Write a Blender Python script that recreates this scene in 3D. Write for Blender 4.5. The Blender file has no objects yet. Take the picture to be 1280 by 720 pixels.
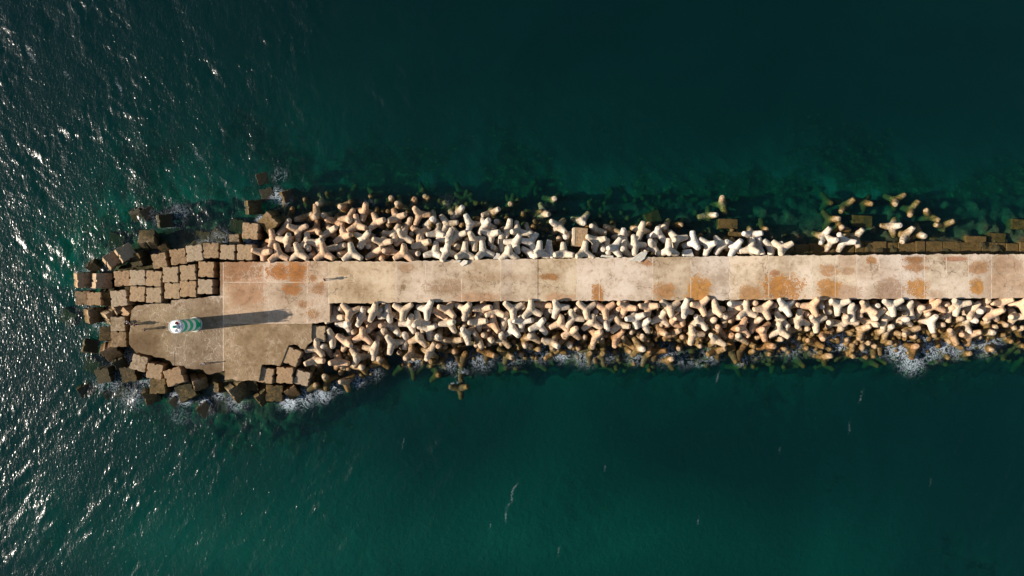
# breakwater seen straight down from above: walkway, round head, tetrapods, beacon, sea
WAVE_K = 0.9; WAVE_D = 0.092
WATER_ABS = (0.0, 0.765, 0.755, 1); WATER_AD = 0.36
WATER_SC = (0.04, 0.555, 0.62, 1); WATER_SD = 0.0066
SKY = 0.072; EXPO = 0.9

TETRA_DATA = """
@N 310 240 7.825
150,605 70,565 235,585 155,690;300,610 300,520 225,670 390,655;500,600 480,510 425,660 595,660;745,600 735,490 675,665 845,670
390,470 275,470 435,425 370,580;490,375 410,330 590,350 500,470;240,460 160,495 250,400 215,540;650,370 665,280 560,410 715,395
560,510 565,420 600,560 480,520;790,380 765,300 860,350 720,440;680,510 600,485 700,580 740,480;370,350 425,280 320,420
450,560;625,620;550,250 630,210 480,270;670,220 665,140 680,260 580,290;760,230 765,230 820,200;740,110 800,110 720,130
585,90;800,30;870,540 790,555 940,520;910,610;850,290 800,275 900,310
@N 420 240 7.825
80,430 45,340 150,430 5,480;160,600 155,510 80,660 250,655;210,330 195,225 130,375 295,360;400,290 375,225 480,280 335,365
120,250 35,270 160,180 150,290;270,190 310,140 270,270 220,180;270,460 190,410 340,390 240,555;460,480 370,465 550,500 460,440
560,410 600,330 460,395 590,465;660,430 640,370 580,540 730,510;690,340 725,270 660,390;665,600 675,520 585,650 740,675
380,590 455,550 300,645;450,650;520,580 495,580 600,600;590,250 560,170 680,220 530,290;820,230 780,170 920,210 775,310
820,400 755,345 900,345 810,480;850,520 760,545 910,480 870,570;800,605;740,420;90,140 80,150 140,100;360,50
640,140 620,130 690,160;750,120 765,90 730,150;545,110 545,80 540,150;890,110 880,70 900,160;320,530
@N 530 240 7.825
100,590 110,500 10,620 165,630;230,590 230,520 190,650 300,620;400,600 405,500 325,640 490,640;580,590 580,490 520,640 675,610
830,610 835,550 760,640 900,640;225,310 165,230 320,305 195,400;120,400 150,300 60,430 180,420;320,420 285,355 410,395 270,490
490,480 460,400 600,440 490,580;230,450 140,460 260,400 250,500;450,310 410,250 440,380 550,310;620,330 615,295 580,370 650,350
660,420 730,395 640,500 570,390;820,360 840,310 750,370 800,410;890,500 930,440 790,490 920,580;760,490 760,430 770,570
680,550;330,540;370,325;90,270 100,260 80,190;515,260;420,470;250,170 210,100 270,220;340,200 370,170 300,240
30,100 40,70 20,180;660,210 700,180 610,220;810,260;730,300 700,290;870,130 920,170 850,140
@N 640 240 7.825
60,380 25,400 60,320 110,390;160,380 150,340 180,400;180,490 240,420 105,480 220,560;270,590 275,500 235,620 350,630
360,580 370,480 410,630;500,600 510,500 440,620 570,610;705,590 720,495 620,630 800,640;820,480 730,440 910,460 800,590
820,380 780,330 905,400;180,610 200,640 140,590;890,560;940,590;740,350;455,340 385,290 520,265 510,385
560,420 540,440 590,400;460,460;310,210 345,220 270,140 240,260;380,75 405,70 330,60;680,270 745,220 690,310 600,280
@N 750 240 7.825
140,550 205,450 75,560 190,630;240,430 225,370 270,520 300,400;400,380 405,320 490,390 380,450;345,520 320,435 455,520 330,610
560,410 480,440 550,370 635,475;120,370 60,340 190,400;650,360 690,270 610,350 670,410;770,330;750,480 710,465 840,445 740,530
680,560 665,490 660,600 760,610;900,490 905,420 930,540 860,520;520,540 570,590 500,490;240,570 225,560 300,620
0,480;340,350;470,320;120,300
@N 860 240 7.829
200,520 115,465 230,510 180,615;340,520 280,430 360,490 300,590;450,540 490,495 410,610 400,490;620,560 620,460 510,560 660,600
620,410 525,405 705,415 620,350;730,370;700,530 690,470 730,600;830,540 750,490 925,510 810,620;920,560 1010,495 870,610 840,465
190,240 115,240 245,240 235,310;320,110 335,85 320,190 270,150
@N 1010 230 7.2
150,470 185,400 110,530;200,530 210,520 180,570;320,520 270,465 390,520 280,600;440,480 475,420 470,560 340,450;300,390
190,310 230,310 150,260;195,170;330,200 370,155 280,240;520,185;780,140 830,125 720,110 750,180;920,230 980,145 870,300
750,390 770,380 700,390 770,450;870,460 910,400 815,530
@N 1140 230 7.2
70,440 75,465 60,380;270,380 330,340 285,480 190,370;145,290 190,310 110,260
@S 370 370 7.825
380,210 360,100 470,210 290,250;530,160 465,75 610,110 530,230;645,200 650,110 620,310 710,240;750,150 790,80 740,230 690,130
890,180 895,90 800,205 930,240;490,290 390,280 530,270 510,360;440,130;570,350;660,390 660,320 560,440 740,450
360,410 335,330 370,490;480,450 430,380 540,480 465,540;200,510 220,440 100,520 270,570;290,510 285,495 330,580
190,610 300,640 110,700 190,710;395,580;400,650 380,640 510,670 400,700;590,600 560,530 600,610 570,690
760,520 800,460 660,500 770,610;660,690;830,640 840,610 900,690;850,350 850,330 780,390;880,290 850,290 930,290
740,290 800,270 730,340;830,130
@S 480 370 7.825
190,140 120,90 265,90 185,225;420,130 330,110 470,60 430,210;345,240 330,180 420,260 310,280;550,180 490,130 620,230
630,130 660,50 570,110 660,190;790,130 840,90 720,110 780,210;650,270 680,250 550,275 680,350;240,270 270,200 160,265 290,350
430,320 490,290 360,300 440,440;80,460 40,400 180,455 70,550;340,420 350,370 240,440 420,490;540,390 530,340 540,390 600,480
790,370 785,325 820,460 740,370;100,310 20,290 130,370;270,560 270,490 220,600 370,590;440,540 490,490 370,530 430,600
215,420 215,370 200,510;680,440 600,420 760,430;730,530 700,530 760,510;780,600 800,560 760,690;550,500 540,490 600,540
510,640 480,640 560,650
@S 590 370 7.825
110,130 20,130 175,100 110,200;235,150 235,60 150,185 310,190;400,130 330,75 490,75 405,220;580,140 570,60 510,190 670,175
840,110 800,45 930,120 820,210;60,250 130,240 -20,260 70,360;200,270 205,180 110,310 255,345;400,330 370,240 330,380 450,380
490,250 410,230 580,240 480,340;660,290 690,230 580,320 720,370;860,260 870,200 790,310 930,340;320,240 340,180 300,320
690,90 610,80 770,90;765,145;745,285;500,110;590,400 640,420 560,390 490,440;290,430 290,370 230,460 350,490
130,390 115,390 140,470;50,430 40,370 80,480 0,470;340,570 270,520 390,590;480,570;770,460 710,410 820,540 840,500
570,485;520,480;650,520;900,390 880,360 930,370;150,550 90,530 200,570;200,410 200,440 230,400
@S 700 370 7.825
255,130 180,65 340,75 255,215;440,130 370,95 520,85 440,205;640,110 560,65 740,120 620,210;130,210 110,150 220,220 70,300
315,260 310,195 230,310 400,310;450,260 370,200 520,180 465,330;730,200 640,220 820,190 720,160;580,280 560,200 510,340 670,290
830,270 860,230 730,300 860,370;860,110 790,100 930,100 870,190;350,370 390,350 300,340 310,470;120,350 140,310 40,390 190,410
410,470 410,420 430,540;550,410 600,360 540,470;660,450 620,410 710,490;760,500 750,440 800,510 720,580
820,430 790,380 900,540;240,400;565,135;700,350;350,150;290,600 290,570 290,640;420,600 410,570 430,650;680,540
840,590 870,570 820,680;70,450 20,440 80,490;180,510;330,510 320,500 360,530;30,280 10,210 80,340;930,240
@S 810 370 7.825
210,110 130,60 300,65 215,190;510,90 420,75 570,30 555,180;130,210 150,150 60,250 200,290;370,130 370,60 420,150 340,180
330,200 270,210 400,150 360,280;670,120 630,70 770,140 690,170;850,75 810,75 890,75;840,150 870,130 810,190;500,250 450,190 570,330
440,370 400,300 540,380 420,460;250,260 240,230 330,300;120,330 100,300 150,350;240,370 290,340 170,420;760,220 740,210 770,270
645,260 640,240 660,310;710,340 680,320 740,380;660,440 600,390 740,450 590,480;820,440 810,400 830,490;660,540 730,510 570,560
840,560 780,510 850,640;910,540 930,490 890,620;80,550 10,530 170,535 70,630;495,480;335,400;900,410 870,390 930,440
210,610;300,510
@S 920 370 7.825
95,150 90,50 20,210 180,190;270,130 315,55 175,130 320,215;480,100 400,40 570,60 500,180;740,100 770,30 640,95 765,190
60,310 80,230 0,310 110,390;450,230 390,160 500,300;270,340 310,270 230,320 275,430;410,340 400,260 350,380 490,400
190,270 235,220 150,340;620,240 620,150 560,290 720,270;780,250 710,205 880,205 775,340;830,95;920,65;165,65;585,85
365,90;110,450 30,390 170,490;290,490 250,500 320,490;540,340 480,320 620,320;770,450 700,440 840,500;880,380 910,360 850,400
470,510;425,420;210,400;160,540;690,320;880,580;690,180;320,565
@S 1030 365 7.825
135,120 40,95 230,85 135,220;660,130 560,85 755,85 665,230;400,150 340,95 490,210;850,160 830,110 865,240;260,190 240,150 260,245
230,280 190,230 320,300;340,235;440,295 405,285 470,310;600,270 600,230 590,310;510,220 540,200 480,240;100,300 60,300 140,310
790,215;810,280 790,270 840,300;380,380 420,350 370,440;560,380;625,380 620,350 620,420;840,380 780,410 910,360
880,550 850,520 930,530 870,640;510,140;160,360;870,435;740,300;40,190
@S 1140 365 6.857
190,110 180,70 290,170;390,110 310,75 490,90 385,200;110,135 80,130 150,130;530,160 550,110 490,210;780,90 820,60 710,90
690,190 730,150 610,230 770,240;940,110 950,50 890,110 950,180;880,210 840,210 920,210;640,80;280,105;610,155 650,150 580,160
550,215 580,200 530,240;160,260 155,215 170,330;480,280 490,240 480,320;130,190;255,210;325,180 325,150 330,210;410,230
340,370 290,340 420,310 350,430;480,370 400,370 550,340 490,460;660,350 640,350 690,370;630,485;840,420;860,310;930,310
700,300;790,280;640,250;440,520;250,280
@S 360 430 5.333
260,240 260,210 260,300;370,245;180,280 190,270 150,300;1150,290 1190,270 1090,290 1150,380;1155,190 1160,130 1155,230
1010,200
"""

import bpy, bmesh, math, random, itertools
import numpy as np
from mathutils import Vector, Quaternion, Matrix, noise as mnoise

S = 0.148            # metres per photo pixel on the walkway's surface
DECK = 4.0           # walkway surface above the sea
CAMH = 126.3         # camera above the walkway
HC = DECK + CAMH
rng = np.random.RandomState(7)
random.seed(7)
scene = bpy.context.scene
col = scene.collection

def at(px, py, z=DECK):
    f = (HC - z) / CAMH * S
    return Vector(((px - 640) * f, (360 - py) * f, z))

# ---------------------------------------------------------------- nodes
class NT:
    def __init__(s, name):
        s.m = bpy.data.materials.new(name); s.m.use_nodes = True
        s.t = s.m.node_tree; s.t.nodes.clear()
        s.out = s.t.nodes.new('ShaderNodeOutputMaterial')
    def n(s, typ, **kw):
        nd = s.t.nodes.new('ShaderNode' + typ)
        for k, v in kw.items(): setattr(nd, k, v)
        return nd
    def link(s, a, b): s.t.links.new(a, b)
    def put(s, sock, v):
        if hasattr(v, 'node'): s.link(v, sock)
        else: sock.default_value = v
    def math(s, op, a, b=0.0, c=None, clamp=False):
        nd = s.n('Math', operation=op); nd.use_clamp = clamp
        s.put(nd.inputs[0], a); s.put(nd.inputs[1], b)
        if c is not None: s.put(nd.inputs[2], c)
        return nd.outputs[0]
    def noise(s, vec, scale, detail=4, rough=0.55, dist=0.0, dim='3D'):
        nd = s.n('TexNoise'); nd.noise_dimensions = dim
        s.link(vec, nd.inputs['Vector']); nd.inputs['Scale'].default_value = scale
        nd.inputs['Detail'].default_value = detail; nd.inputs['Roughness'].default_value = rough
        nd.inputs['Distortion'].default_value = dist
        return nd.outputs['Fac']
    def ramp(s, fac, stops, interp='LINEAR'):
        nd = s.n('ValToRGB'); nd.color_ramp.interpolation = interp
        cr = nd.color_ramp
        while len(cr.elements) > 1: cr.elements.remove(cr.elements[-1])
        for i, (p, c) in enumerate(stops):
            e = cr.elements[0] if i == 0 else cr.elements.new(p)
            e.position = p
            e.color = (c, c, c, 1) if isinstance(c, (int, float)) else (*c, 1)
        s.put(nd.inputs[0], fac)
        return nd.outputs[0]
    def mix(s, fac, a, b, mode='MIX'):
        nd = s.n('Mix', data_type='RGBA', blend_type=mode)
        s.put(nd.inputs[0], fac)
        for k, v in ((6, a), (7, b)):
            if hasattr(v, 'node'): s.link(v, nd.inputs[k])
            else: nd.inputs[k].default_value = (*v, 1) if not isinstance(v, (int, float)) else (v, v, v, 1)
        return nd.outputs[2]
    def smooth(s, v, lo, hi, tlo=0.0, thi=1.0):
        nd = s.n('MapRange', interpolation_type='SMOOTHSTEP')
        s.put(nd.inputs[0], v); nd.inputs[1].default_value = lo; nd.inputs[2].default_value = hi
        nd.inputs[3].default_value = tlo; nd.inputs[4].default_value = thi
        return nd.outputs[0]
    def bsdf(s, color, rough=0.85, bump=None, bdist=0.05, bstr=0.6, spec=0.3, metal=0.0):
        b = s.n('BsdfPrincipled')
        s.put(b.inputs['Base Color'], color if hasattr(color, 'node') else (*color, 1))
        s.put(b.inputs['Roughness'], rough)
        b.inputs['Specular IOR Level'].default_value = spec
        b.inputs['Metallic'].default_value = metal
        if bump is not None:
            bp = s.n('Bump'); bp.inputs['Strength'].default_value = bstr; bp.inputs['Distance'].default_value = bdist
            s.link(bump, bp.inputs['Height']); s.link(bp.outputs[0], b.inputs['Normal'])
        s.link(b.outputs[0], s.out.inputs[0])
        return b
    def pos(s): return s.n('NewGeometry').outputs['Position']
    def attr(s, name):
        nd = s.n('Attribute'); nd.attribute_name = name; return nd

def plain(name, c, rough=0.7, var=0.15, scale=8.0, metal=0.0):
    t = NT(name); o = t.n('TexCoord').outputs['Object']
    nz = t.noise(o, scale, 3)
    dark = tuple(x * (1 - var) for x in c); lite = tuple(min(1, x * (1 + var)) for x in c)
    t.bsdf(t.ramp(nz, [(0.3, dark), (0.7, lite)]), rough, metal=metal)
    return t.m

def weathered(name, pale, tan, ochre, dark, z0=0.0, contrast=0.30, pit=1.0):
    """concrete that is bleached when dry and weed-brown where the sea wets it"""
    t = NT(name); P = t.pos()
    info = t.n('ObjectInfo'); oc = t.n('SeparateColor'); t.link(info.outputs['Color'], oc.inputs[0])
    obj = t.n('TexCoord').outputs['Object']
    off = t.n('VectorMath', operation='ADD'); t.link(P, off.inputs[0])
    sc = t.n('VectorMath', operation='SCALE'); t.link(info.outputs['Random'], sc.inputs['Scale']); sc.inputs[0].default_value = (70, 40, 20)
    t.link(sc.outputs[0], off.inputs[1]); V = off.outputs[0]
    n1 = t.noise(V, 0.55, 4, 0.6); n2 = t.noise(V, 2.6, 5, 0.65); n3 = t.noise(V, 11.0, 4, 0.7)
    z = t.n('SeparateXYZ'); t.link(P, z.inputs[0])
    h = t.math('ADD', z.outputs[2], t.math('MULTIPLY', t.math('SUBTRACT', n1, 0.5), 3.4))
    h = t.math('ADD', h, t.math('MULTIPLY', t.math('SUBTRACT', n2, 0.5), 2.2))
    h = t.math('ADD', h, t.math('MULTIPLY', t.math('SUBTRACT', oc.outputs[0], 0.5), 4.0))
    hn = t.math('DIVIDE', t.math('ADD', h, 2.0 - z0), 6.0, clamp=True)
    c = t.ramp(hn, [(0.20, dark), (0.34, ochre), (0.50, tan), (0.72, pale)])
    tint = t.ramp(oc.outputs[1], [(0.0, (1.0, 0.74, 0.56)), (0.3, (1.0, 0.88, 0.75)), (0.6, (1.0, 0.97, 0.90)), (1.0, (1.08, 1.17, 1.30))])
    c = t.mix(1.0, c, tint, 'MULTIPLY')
    m = t.ramp(n2, [(0.25, 1 - contrast * 1.6), (0.5, 1.0), (0.75, 1 + contrast)])
    c = t.mix(1.0, c, m, 'MULTIPLY')
    pits = t.ramp(n3, [(0.26, 0.5), (0.42, 1.0)])
    c = t.mix(pit, c, t.mix(1.0, c, pits, 'MULTIPLY'))
    bh = t.math('ADD', n3, t.math('MULTIPLY', n2, 2.0))
    rough = t.smooth(z.outputs[2], 0.1, 0.9, 0.5, 0.9)
    b = t.bsdf(c, rough, bh, 0.06, 0.7, spec=0.25)
    t.link(t.smooth(z.outputs[2], -0.15, 0.05, 0.0, 0.25), b.inputs['Specular IOR Level'])
    return t.m

M = {}
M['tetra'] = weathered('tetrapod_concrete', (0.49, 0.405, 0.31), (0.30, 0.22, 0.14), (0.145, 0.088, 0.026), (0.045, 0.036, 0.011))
M['block'] = weathered('block_concrete', (0.31, 0.222, 0.138), (0.165, 0.112, 0.060), (0.105, 0.068, 0.023), (0.035, 0.029, 0.012), z0=0.3, contrast=0.28)
M['ledge'] = weathered('ledge_concrete', (0.13, 0.085, 0.035), (0.10, 0.066, 0.024), (0.07, 0.05, 0.014), (0.03, 0.03, 0.01), contrast=0.3)
M['slab'] = weathered('slab_concrete', (0.50, 0.43, 0.33), (0.40, 0.30, 0.2), (0.2, 0.12, 0.04), (0.05, 0.04, 0.015), contrast=0.22)

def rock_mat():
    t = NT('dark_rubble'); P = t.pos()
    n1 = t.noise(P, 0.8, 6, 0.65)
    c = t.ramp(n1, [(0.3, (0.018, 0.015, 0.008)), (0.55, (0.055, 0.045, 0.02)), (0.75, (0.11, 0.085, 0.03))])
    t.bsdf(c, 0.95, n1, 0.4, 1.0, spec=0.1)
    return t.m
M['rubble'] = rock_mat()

def seabed_mat():
    t = NT('seabed_sand_and_rock'); P = t.pos()
    big = t.noise(P, 0.022, 3, 0.5, 0.6); mid = t.noise(P, 0.16, 6, 0.65, 0.4); fine = t.noise(P, 0.9, 5, 0.7)
    a = t.attr('rock').outputs['Fac']
    k = t.math('ADD', t.math('MULTIPLY', t.math('SUBTRACT', mid, 0.5), 1.5), a)
    k = t.math('ADD', k, t.math('MULTIPLY', t.math('SUBTRACT', fine, 0.5), 0.8))
    k = t.smooth(k, 0.30, 0.60)
    sand = t.ramp(big, [(0.35, (0.06, 0.07, 0.045)), (0.5, (0.09, 0.105, 0.07)), (0.65, (0.14, 0.16, 0.10))])
    rk = t.ramp(fine, [(0.3, (0.02, 0.018, 0.007)), (0.55, (0.07, 0.058, 0.018)), (0.72, (0.26, 0.20, 0.07))])
    t.bsdf(t.mix(k, sand, rk), 0.95, fine, 0.5, 0.8, spec=0.1)
    return t.m
M['seabed'] = seabed_mat()

# walkway surface: tone per slab and stain masks come from mesh attributes
def deck_mat():
    t = NT('walkway_concrete'); P = t.pos()
    n1 = t.noise(P, 0.16, 5, 0.62); n2 = t.noise(P, 1.1, 6, 0.68, 0.3); n3 = t.noise(P, 5.5, 4, 0.7)
    vor = t.n('TexVoronoi'); vor.inputs['Scale'].default_value = 1.3; t.link(P, vor.inputs['Vector'])
    tone = t.attr('tone').outputs['Color']
    worn = t.ramp(n1, [(0.32, (0.62, 0.55, 0.47)), (0.5, (0.97, 0.95, 0.93)), (0.66, (1.16, 1.17, 1.2))])
    c = t.mix(1.0, tone, worn, 'MULTIPLY')
    c = t.mix(1.0, c, t.ramp(n2, [(0.28, (0.58, 0.48, 0.38)), (0.44, (0.93, 0.9, 0.87)), (0.55, (1.03, 1.03, 1.03)), (0.68, (1.25, 1.25, 1.26))]), 'MULTIPLY')
    # reddish-brown lichen speckle
    sp = t.math('MULTIPLY', t.smooth(n2, 0.54, 0.64), t.smooth(n1, 0.42, 0.6))
    rusty = t.attr('rusty').outputs['Fac']
    c = t.mix(t.math('MULTIPLY', sp, t.math('ADD', 0.10, rusty), clamp=True), c, (0.30, 0.15, 0.07))
    # stains
    st = t.attr('stain').outputs['Fac']
    st = t.math('ADD', st, t.math('ADD', t.math('MULTIPLY', t.math('SUBTRACT', n2, 0.5), 1.9), t.math('MULTIPLY', t.math('SUBTRACT', n3, 0.5), 1.0)))
    sm = t.smooth(st, 0.24, 0.50)
    sc = t.mix(1.0, t.attr('staincol').outputs['Color'], (.80, .68, .56), 'MULTIPLY')
    sc = t.mix(1.0, sc, t.ramp(n2, [(0.3, 0.62), (0.65, 1.2)]), 'MULTIPLY')
    c = t.mix(t.math('MULTIPLY', sm, t.attr('stainamt').outputs['Fac']), c, sc)
    dots = t.smooth(n3, 0.36, 0.26)
    c = t.mix(t.math('MULTIPLY', dots, 0.5), c, (0.13, 0.09, 0.05))
    vd = t.n('VectorMath', operation='ADD'); t.link(P, vd.inputs[0]); nc = t.n('TexNoise'); nc.inputs['Scale'].default_value = .8; nc.inputs['Detail'].default_value = 4; t.link(P, nc.inputs['Vector'])
    vs = t.n('VectorMath', operation='SCALE'); t.link(nc.outputs['Color'], vs.inputs[0]); vs.inputs['Scale'].default_value = 2.2; t.link(vs.outputs[0], vd.inputs[1])
    ve = t.n('TexVoronoi', feature='DISTANCE_TO_EDGE'); ve.inputs['Scale'].default_value = .32; t.link(vd.outputs[0], ve.inputs['Vector'])
    ck = t.math('MULTIPLY', t.smooth(ve.outputs['Distance'], .028, .008), t.smooth(n1, .44, .56))
    c = t.mix(t.math('MULTIPLY', ck, .30), c, (.60, .49, .38))
    ve2 = t.n('TexVoronoi', feature='DISTANCE_TO_EDGE'); ve2.inputs['Scale'].default_value = .17; t.link(vd.outputs[0], ve2.inputs['Vector'])
    ck2 = t.math('MULTIPLY', t.smooth(ve2.outputs['Distance'], .012, .003), t.smooth(n1, .56, .44))
    c = t.mix(t.math('MULTIPLY', ck2, .7), c, (.12, .08, .05))
    # pale scratches and trowel marks
    w = t.n('TexWave', wave_type='BANDS'); w.inputs['Scale'].default_value = 0.7; w.inputs['Distortion'].default_value = 14
    w.inputs['Detail'].default_value = 4; w.inputs['Detail Scale'].default_value = 1.6; t.link(P, w.inputs['Vector'])
    cr = t.math('MULTIPLY', t.smooth(w.outputs['Fac'], 0.93, 1.0), t.smooth(n1, 0.46, 0.62))
    c = t.mix(t.math('MULTIPLY', cr, 0.4), c, (0.62, 0.52, 0.42))
    t.bsdf(c, 0.9, t.math('ADD', n3, n2), 0.03, 0.5, spec=0.2)
    return t.m
M['deck'] = deck_mat()
M['joint'] = plain('joint_mortar', (0.50, 0.39, 0.29), 0.9, 0.4, 1.2)
M['crack'] = plain('open_joint', (0.06, 0.045, 0.03), 0.95, 0.3, 2)

# ---------------------------------------------------------------- mesh helpers
def link_mesh(name, me, mats, parent=None):
    if isinstance(me, bmesh.types.BMesh):
        b = me; me = bpy.data.meshes.new(name); b.to_mesh(me); b.free()
    if not isinstance(mats, (list, tuple)): mats = [mats]
    if len(me.materials) == 0:
        for m in mats: me.materials.append(m)
    o = bpy.data.objects.new(name, me); col.objects.link(o)
    if parent is not None: o.parent = parent
    return o

def tag(o, label=None, cat=None, group=None, kind=None):
    if label: o['label'] = label
    if cat: o['category'] = cat
    if group: o['group'] = group
    if kind: o['kind'] = kind
    return o

def smooth_shade(me):
    me.polygons.foreach_set('use_smooth', [True] * len(me.polygons))

def lathe(bm, prof, seg=24, mat=Matrix.Identity(4), cap=True):
    rings = []
    for r, z in prof:
        rings.append([bm.verts.new(mat @ Vector((r * math.cos(2 * math.pi * i / seg), r * math.sin(2 * math.pi * i / seg), z))) for i in range(seg)])
    for a, b in zip(rings, rings[1:]):
        for i in range(seg):
            bm.faces.new((a[i], a[(i + 1) % seg], b[(i + 1) % seg], b[i]))
    if cap:
        bm.faces.new(list(reversed(rings[0]))); bm.faces.new(rings[-1])

def box(bm, sx, sy, sz, mat=Matrix.Identity(4)):
    r = bmesh.ops.create_cube(bm, size=1.0)
    bmesh.ops.transform(bm, matrix=mat @ Matrix.Diagonal((sx, sy, sz, 1)), verts=r['verts'])
    return r['verts']

def tube(bm, a, b, r, seg=8):
    a = Vector(a); b = Vector(b); d = b - a
    q = d.to_track_quat('Z', 'Y').to_matrix().to_4x4(); q.translation = a
    lathe(bm, [(r, 0), (r, d.length)], seg, q)

# ---------------------------------------------------------------- tetrapods
LEGS = [Vector(v).normalized() for v in ((1, 1, 1), (1, -1, -1), (-1, 1, -1), (-1, -1, 1))]
LEG = 2.42
def tetra_mesh(seed, vox=0.115, wear=0.075):
    bm = bmesh.new()
    for d in LEGS:
        q = d.to_track_quat('Z', 'Y').to_matrix().to_4x4()
        lathe(bm, [(0.84, -0.5), (0.78, 0.3), (0.53, 2.20), (0.49, 2.35), (0.38, LEG)], 24, q)
    bmesh.ops.create_icosphere(bm, subdivisions=3, radius=.93)
    me = bpy.data.meshes.new('t'); bm.to_mesh(me); bm.free()
    o = bpy.data.objects.new('t', me); col.objects.link(o)
    r = o.modifiers.new('r', 'REMESH'); r.mode = 'VOXEL'; r.voxel_size = vox
    s = o.modifiers.new('s', 'SMOOTH'); s.factor = 0.6; s.iterations = 3
    dg = bpy.context.evaluated_depsgraph_get()
    me2 = bpy.data.meshes.new_from_object(o.evaluated_get(dg))
    bpy.data.objects.remove(o); bpy.data.meshes.remove(me)
    for v in me2.vertices:
        v.co *= 0.94
        n = v.co.normalized()
        v.co += n * (mnoise.noise(v.co * 0.9 + Vector((seed * 9, 0, 0))) * wear + mnoise.noise(v.co * 3.1 + Vector((seed * 5, 3, 0))) * wear * 0.5)
    smooth_shade(me2)
    me2.name = 'tetrapod'
    me2.materials.clear(); me2.materials.append(M['tetra'])
    return me2

TM = [tetra_mesh(i) for i in range(4)]
TLOW = tetra_mesh(9, 0.28, 0.03)

def wall_top(px): return float(np.interp(px, [275, 520, 640, 860, 1010, 1280], [327.3, 326.5, 324.0, 320.8, 319.0, 317.6]))
def wall_bot(px): return float(np.interp(px, [412, 480, 590, 810, 1030, 1280], [379.3, 378.3, 376.8, 375.5, 374.0, 372.4]))
DN = ([310, 350, 420, 600, 700, 760, 870, 950, 1000, 1060, 1300], [4.5, 9, 10.5, 9.0, 6.5, 6.5, 6, 4.5, 3.2, 2.6, 2.6])
DS = ([380, 425, 475, 600, 800, 1000, 1280], [18, 16, 12.5, 10, 10.0, 9.5, 7.8])
def profile(side, px, py):
    if side == 'N': d = (wall_top(px) - py) * S; D = float(np.interp(px, *DN))
    else:
        d = (py - wall_bot(max(px, 412))) * S; D = float(np.interp(px, *DS))
        if px < 412: d = max(d, 2.0)
    d = max(d, 0.0)
    u = max(d - 1.2, 0) / max(D - 1.2, 1.0)
    lo = 1.0 if side == 'S' else -.25
    z = 3.15 - (3.15 - lo) * u if u < 1 else lo - 2.4 * (u - 1) * max(D, 3) / 4
    return max(z, -1.6), d, D

def parse():
    out = []; side = ox = oy = sc = None
    for l in TETRA_DATA.strip().splitlines():
        if l[0] == '@':
            a = l[1:].split(); side = a[0]; ox, oy, sc = map(float, a[1:]); continue
        for it in l.split(';'):
            p = [tuple(map(float, q.split(','))) for q in it.split()]
            if not p: continue
            px = [(ox + x / sc, oy + y / sc) for x, y in p]
            out.append(dict(side=side, c=px[0], tips=px[1:]))
    return out

# pool of candidate rotations, compared with the leg directions read from the photo
NR = 3000
qs = rng.normal(size=(NR, 4)); qs /= np.linalg.norm(qs, axis=1)[:, None]
def qmat(q):
    w, x, y, z = q.T
    return np.stack([1 - 2 * (y * y + z * z), 2 * (x * y - z * w), 2 * (x * z + y * w), 2 * (x * y + z * w), 1 - 2 * (x * x + z * z), 2 * (y * z - x * w),
                     2 * (x * z - y * w), 2 * (y * z + x * w), 1 - 2 * (x * x + y * y)], 1).reshape(-1, 3, 3)
RM = qmat(qs)
TIPS = np.einsum('nij,lj->nli', RM, np.array([list(l) for l in LEGS])) * LEG      # N,4,3
def fit(tips):
    k = len(tips)
    if k == 0:
        sc_ = TIPS[:, :, 2].max(1); idx = np.where(sc_ > 0.93 * LEG)[0]
        i = idx[rng.randint(len(idx))]; l = int(TIPS[i, :, 2].argmax())
        return i, -TIPS[i, l, :2] * 0.6
    t = np.array(tips)
    best = None
    for perm in itertools.permutations(range(4), k):
        pr = TIPS[:, list(perm), :]
        res = pr[:, :, :2] - t[None]
        cost = (res ** 2).sum((1, 2)) - 0.55 * pr[:, :, 2].sum(1)
        i = int(cost.argmin())
        if best is None or cost[i] < best[0]: best = (cost[i], i, -res[i].mean(0) * 0.5)
    return best[1], best[2]

VC = np.array([list(v.co) for v in TLOW.vertices])
CELL = 0.3; GX0, GY0 = -110.0, -40.0; GW, GH = 760, 270
bottom = np.full((GW, GH), 99.0)
def place(it):
    side = it['side']; cx, cy = it['c']
    zc, d, D = profile(side, cx, cy)
    it['d'] = d; it['D'] = D
    k = len(it['tips'])
    i, sh = fit([((x - cx) * S, -(y - cy) * S) for x, y in it['tips']])
    R = RM[i]; it['R'] = R; it['q'] = qs[i]
    zc += {0: -0.65, 1: -0.5, 2: -0.3}.get(k, 0.25)
    if side == 'N' and cx > 1000: zc = (max(zc, 1.2) if cx < 1085 else max(zc, .1)) if d < 5.2 else max(zc + .35, -1.2)
    if side == 'S' and 555 < cx < 600 and cy > 458: zc = -0.35
    w = at(cx, cy, zc); X, Y = w.x + sh[0], w.y + sh[1]
    if side == 'N': Y = max(Y, at(cx, wall_top(cx)).y + 0.95)
    V = VC @ R.T
    ix = ((V[:, 0] + X - GX0) / CELL).astype(int); iy = ((V[:, 1] + Y - GY0) / CELL).astype(int)
    ok = (ix >= 0) & (ix < GW) & (iy >= 0) & (iy < GH); ix, iy, vz = ix[ok], iy[ok], V[ok, 2]
    top = np.full((GW, GH), -99.0); np.maximum.at(top, (ix, iy), vz)
    cells = (np.unique(ix * GH + iy)); cxs, cys = cells // GH, cells % GH
    allow = float(np.percentile((bottom[cxs, cys] - top[cxs, cys]), 4)) + 0.35 if len(cells) else 99
    z = min(zc, max(allow, zc - (0.8 if k >= 2 else 1.3)))
    bt = np.full((GW, GH), 99.0); np.minimum.at(bt, (ix, iy), vz + z)
    np.minimum(bottom, bt, out=bottom)
    it['loc'] = (X, Y, z)
    return it

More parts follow.
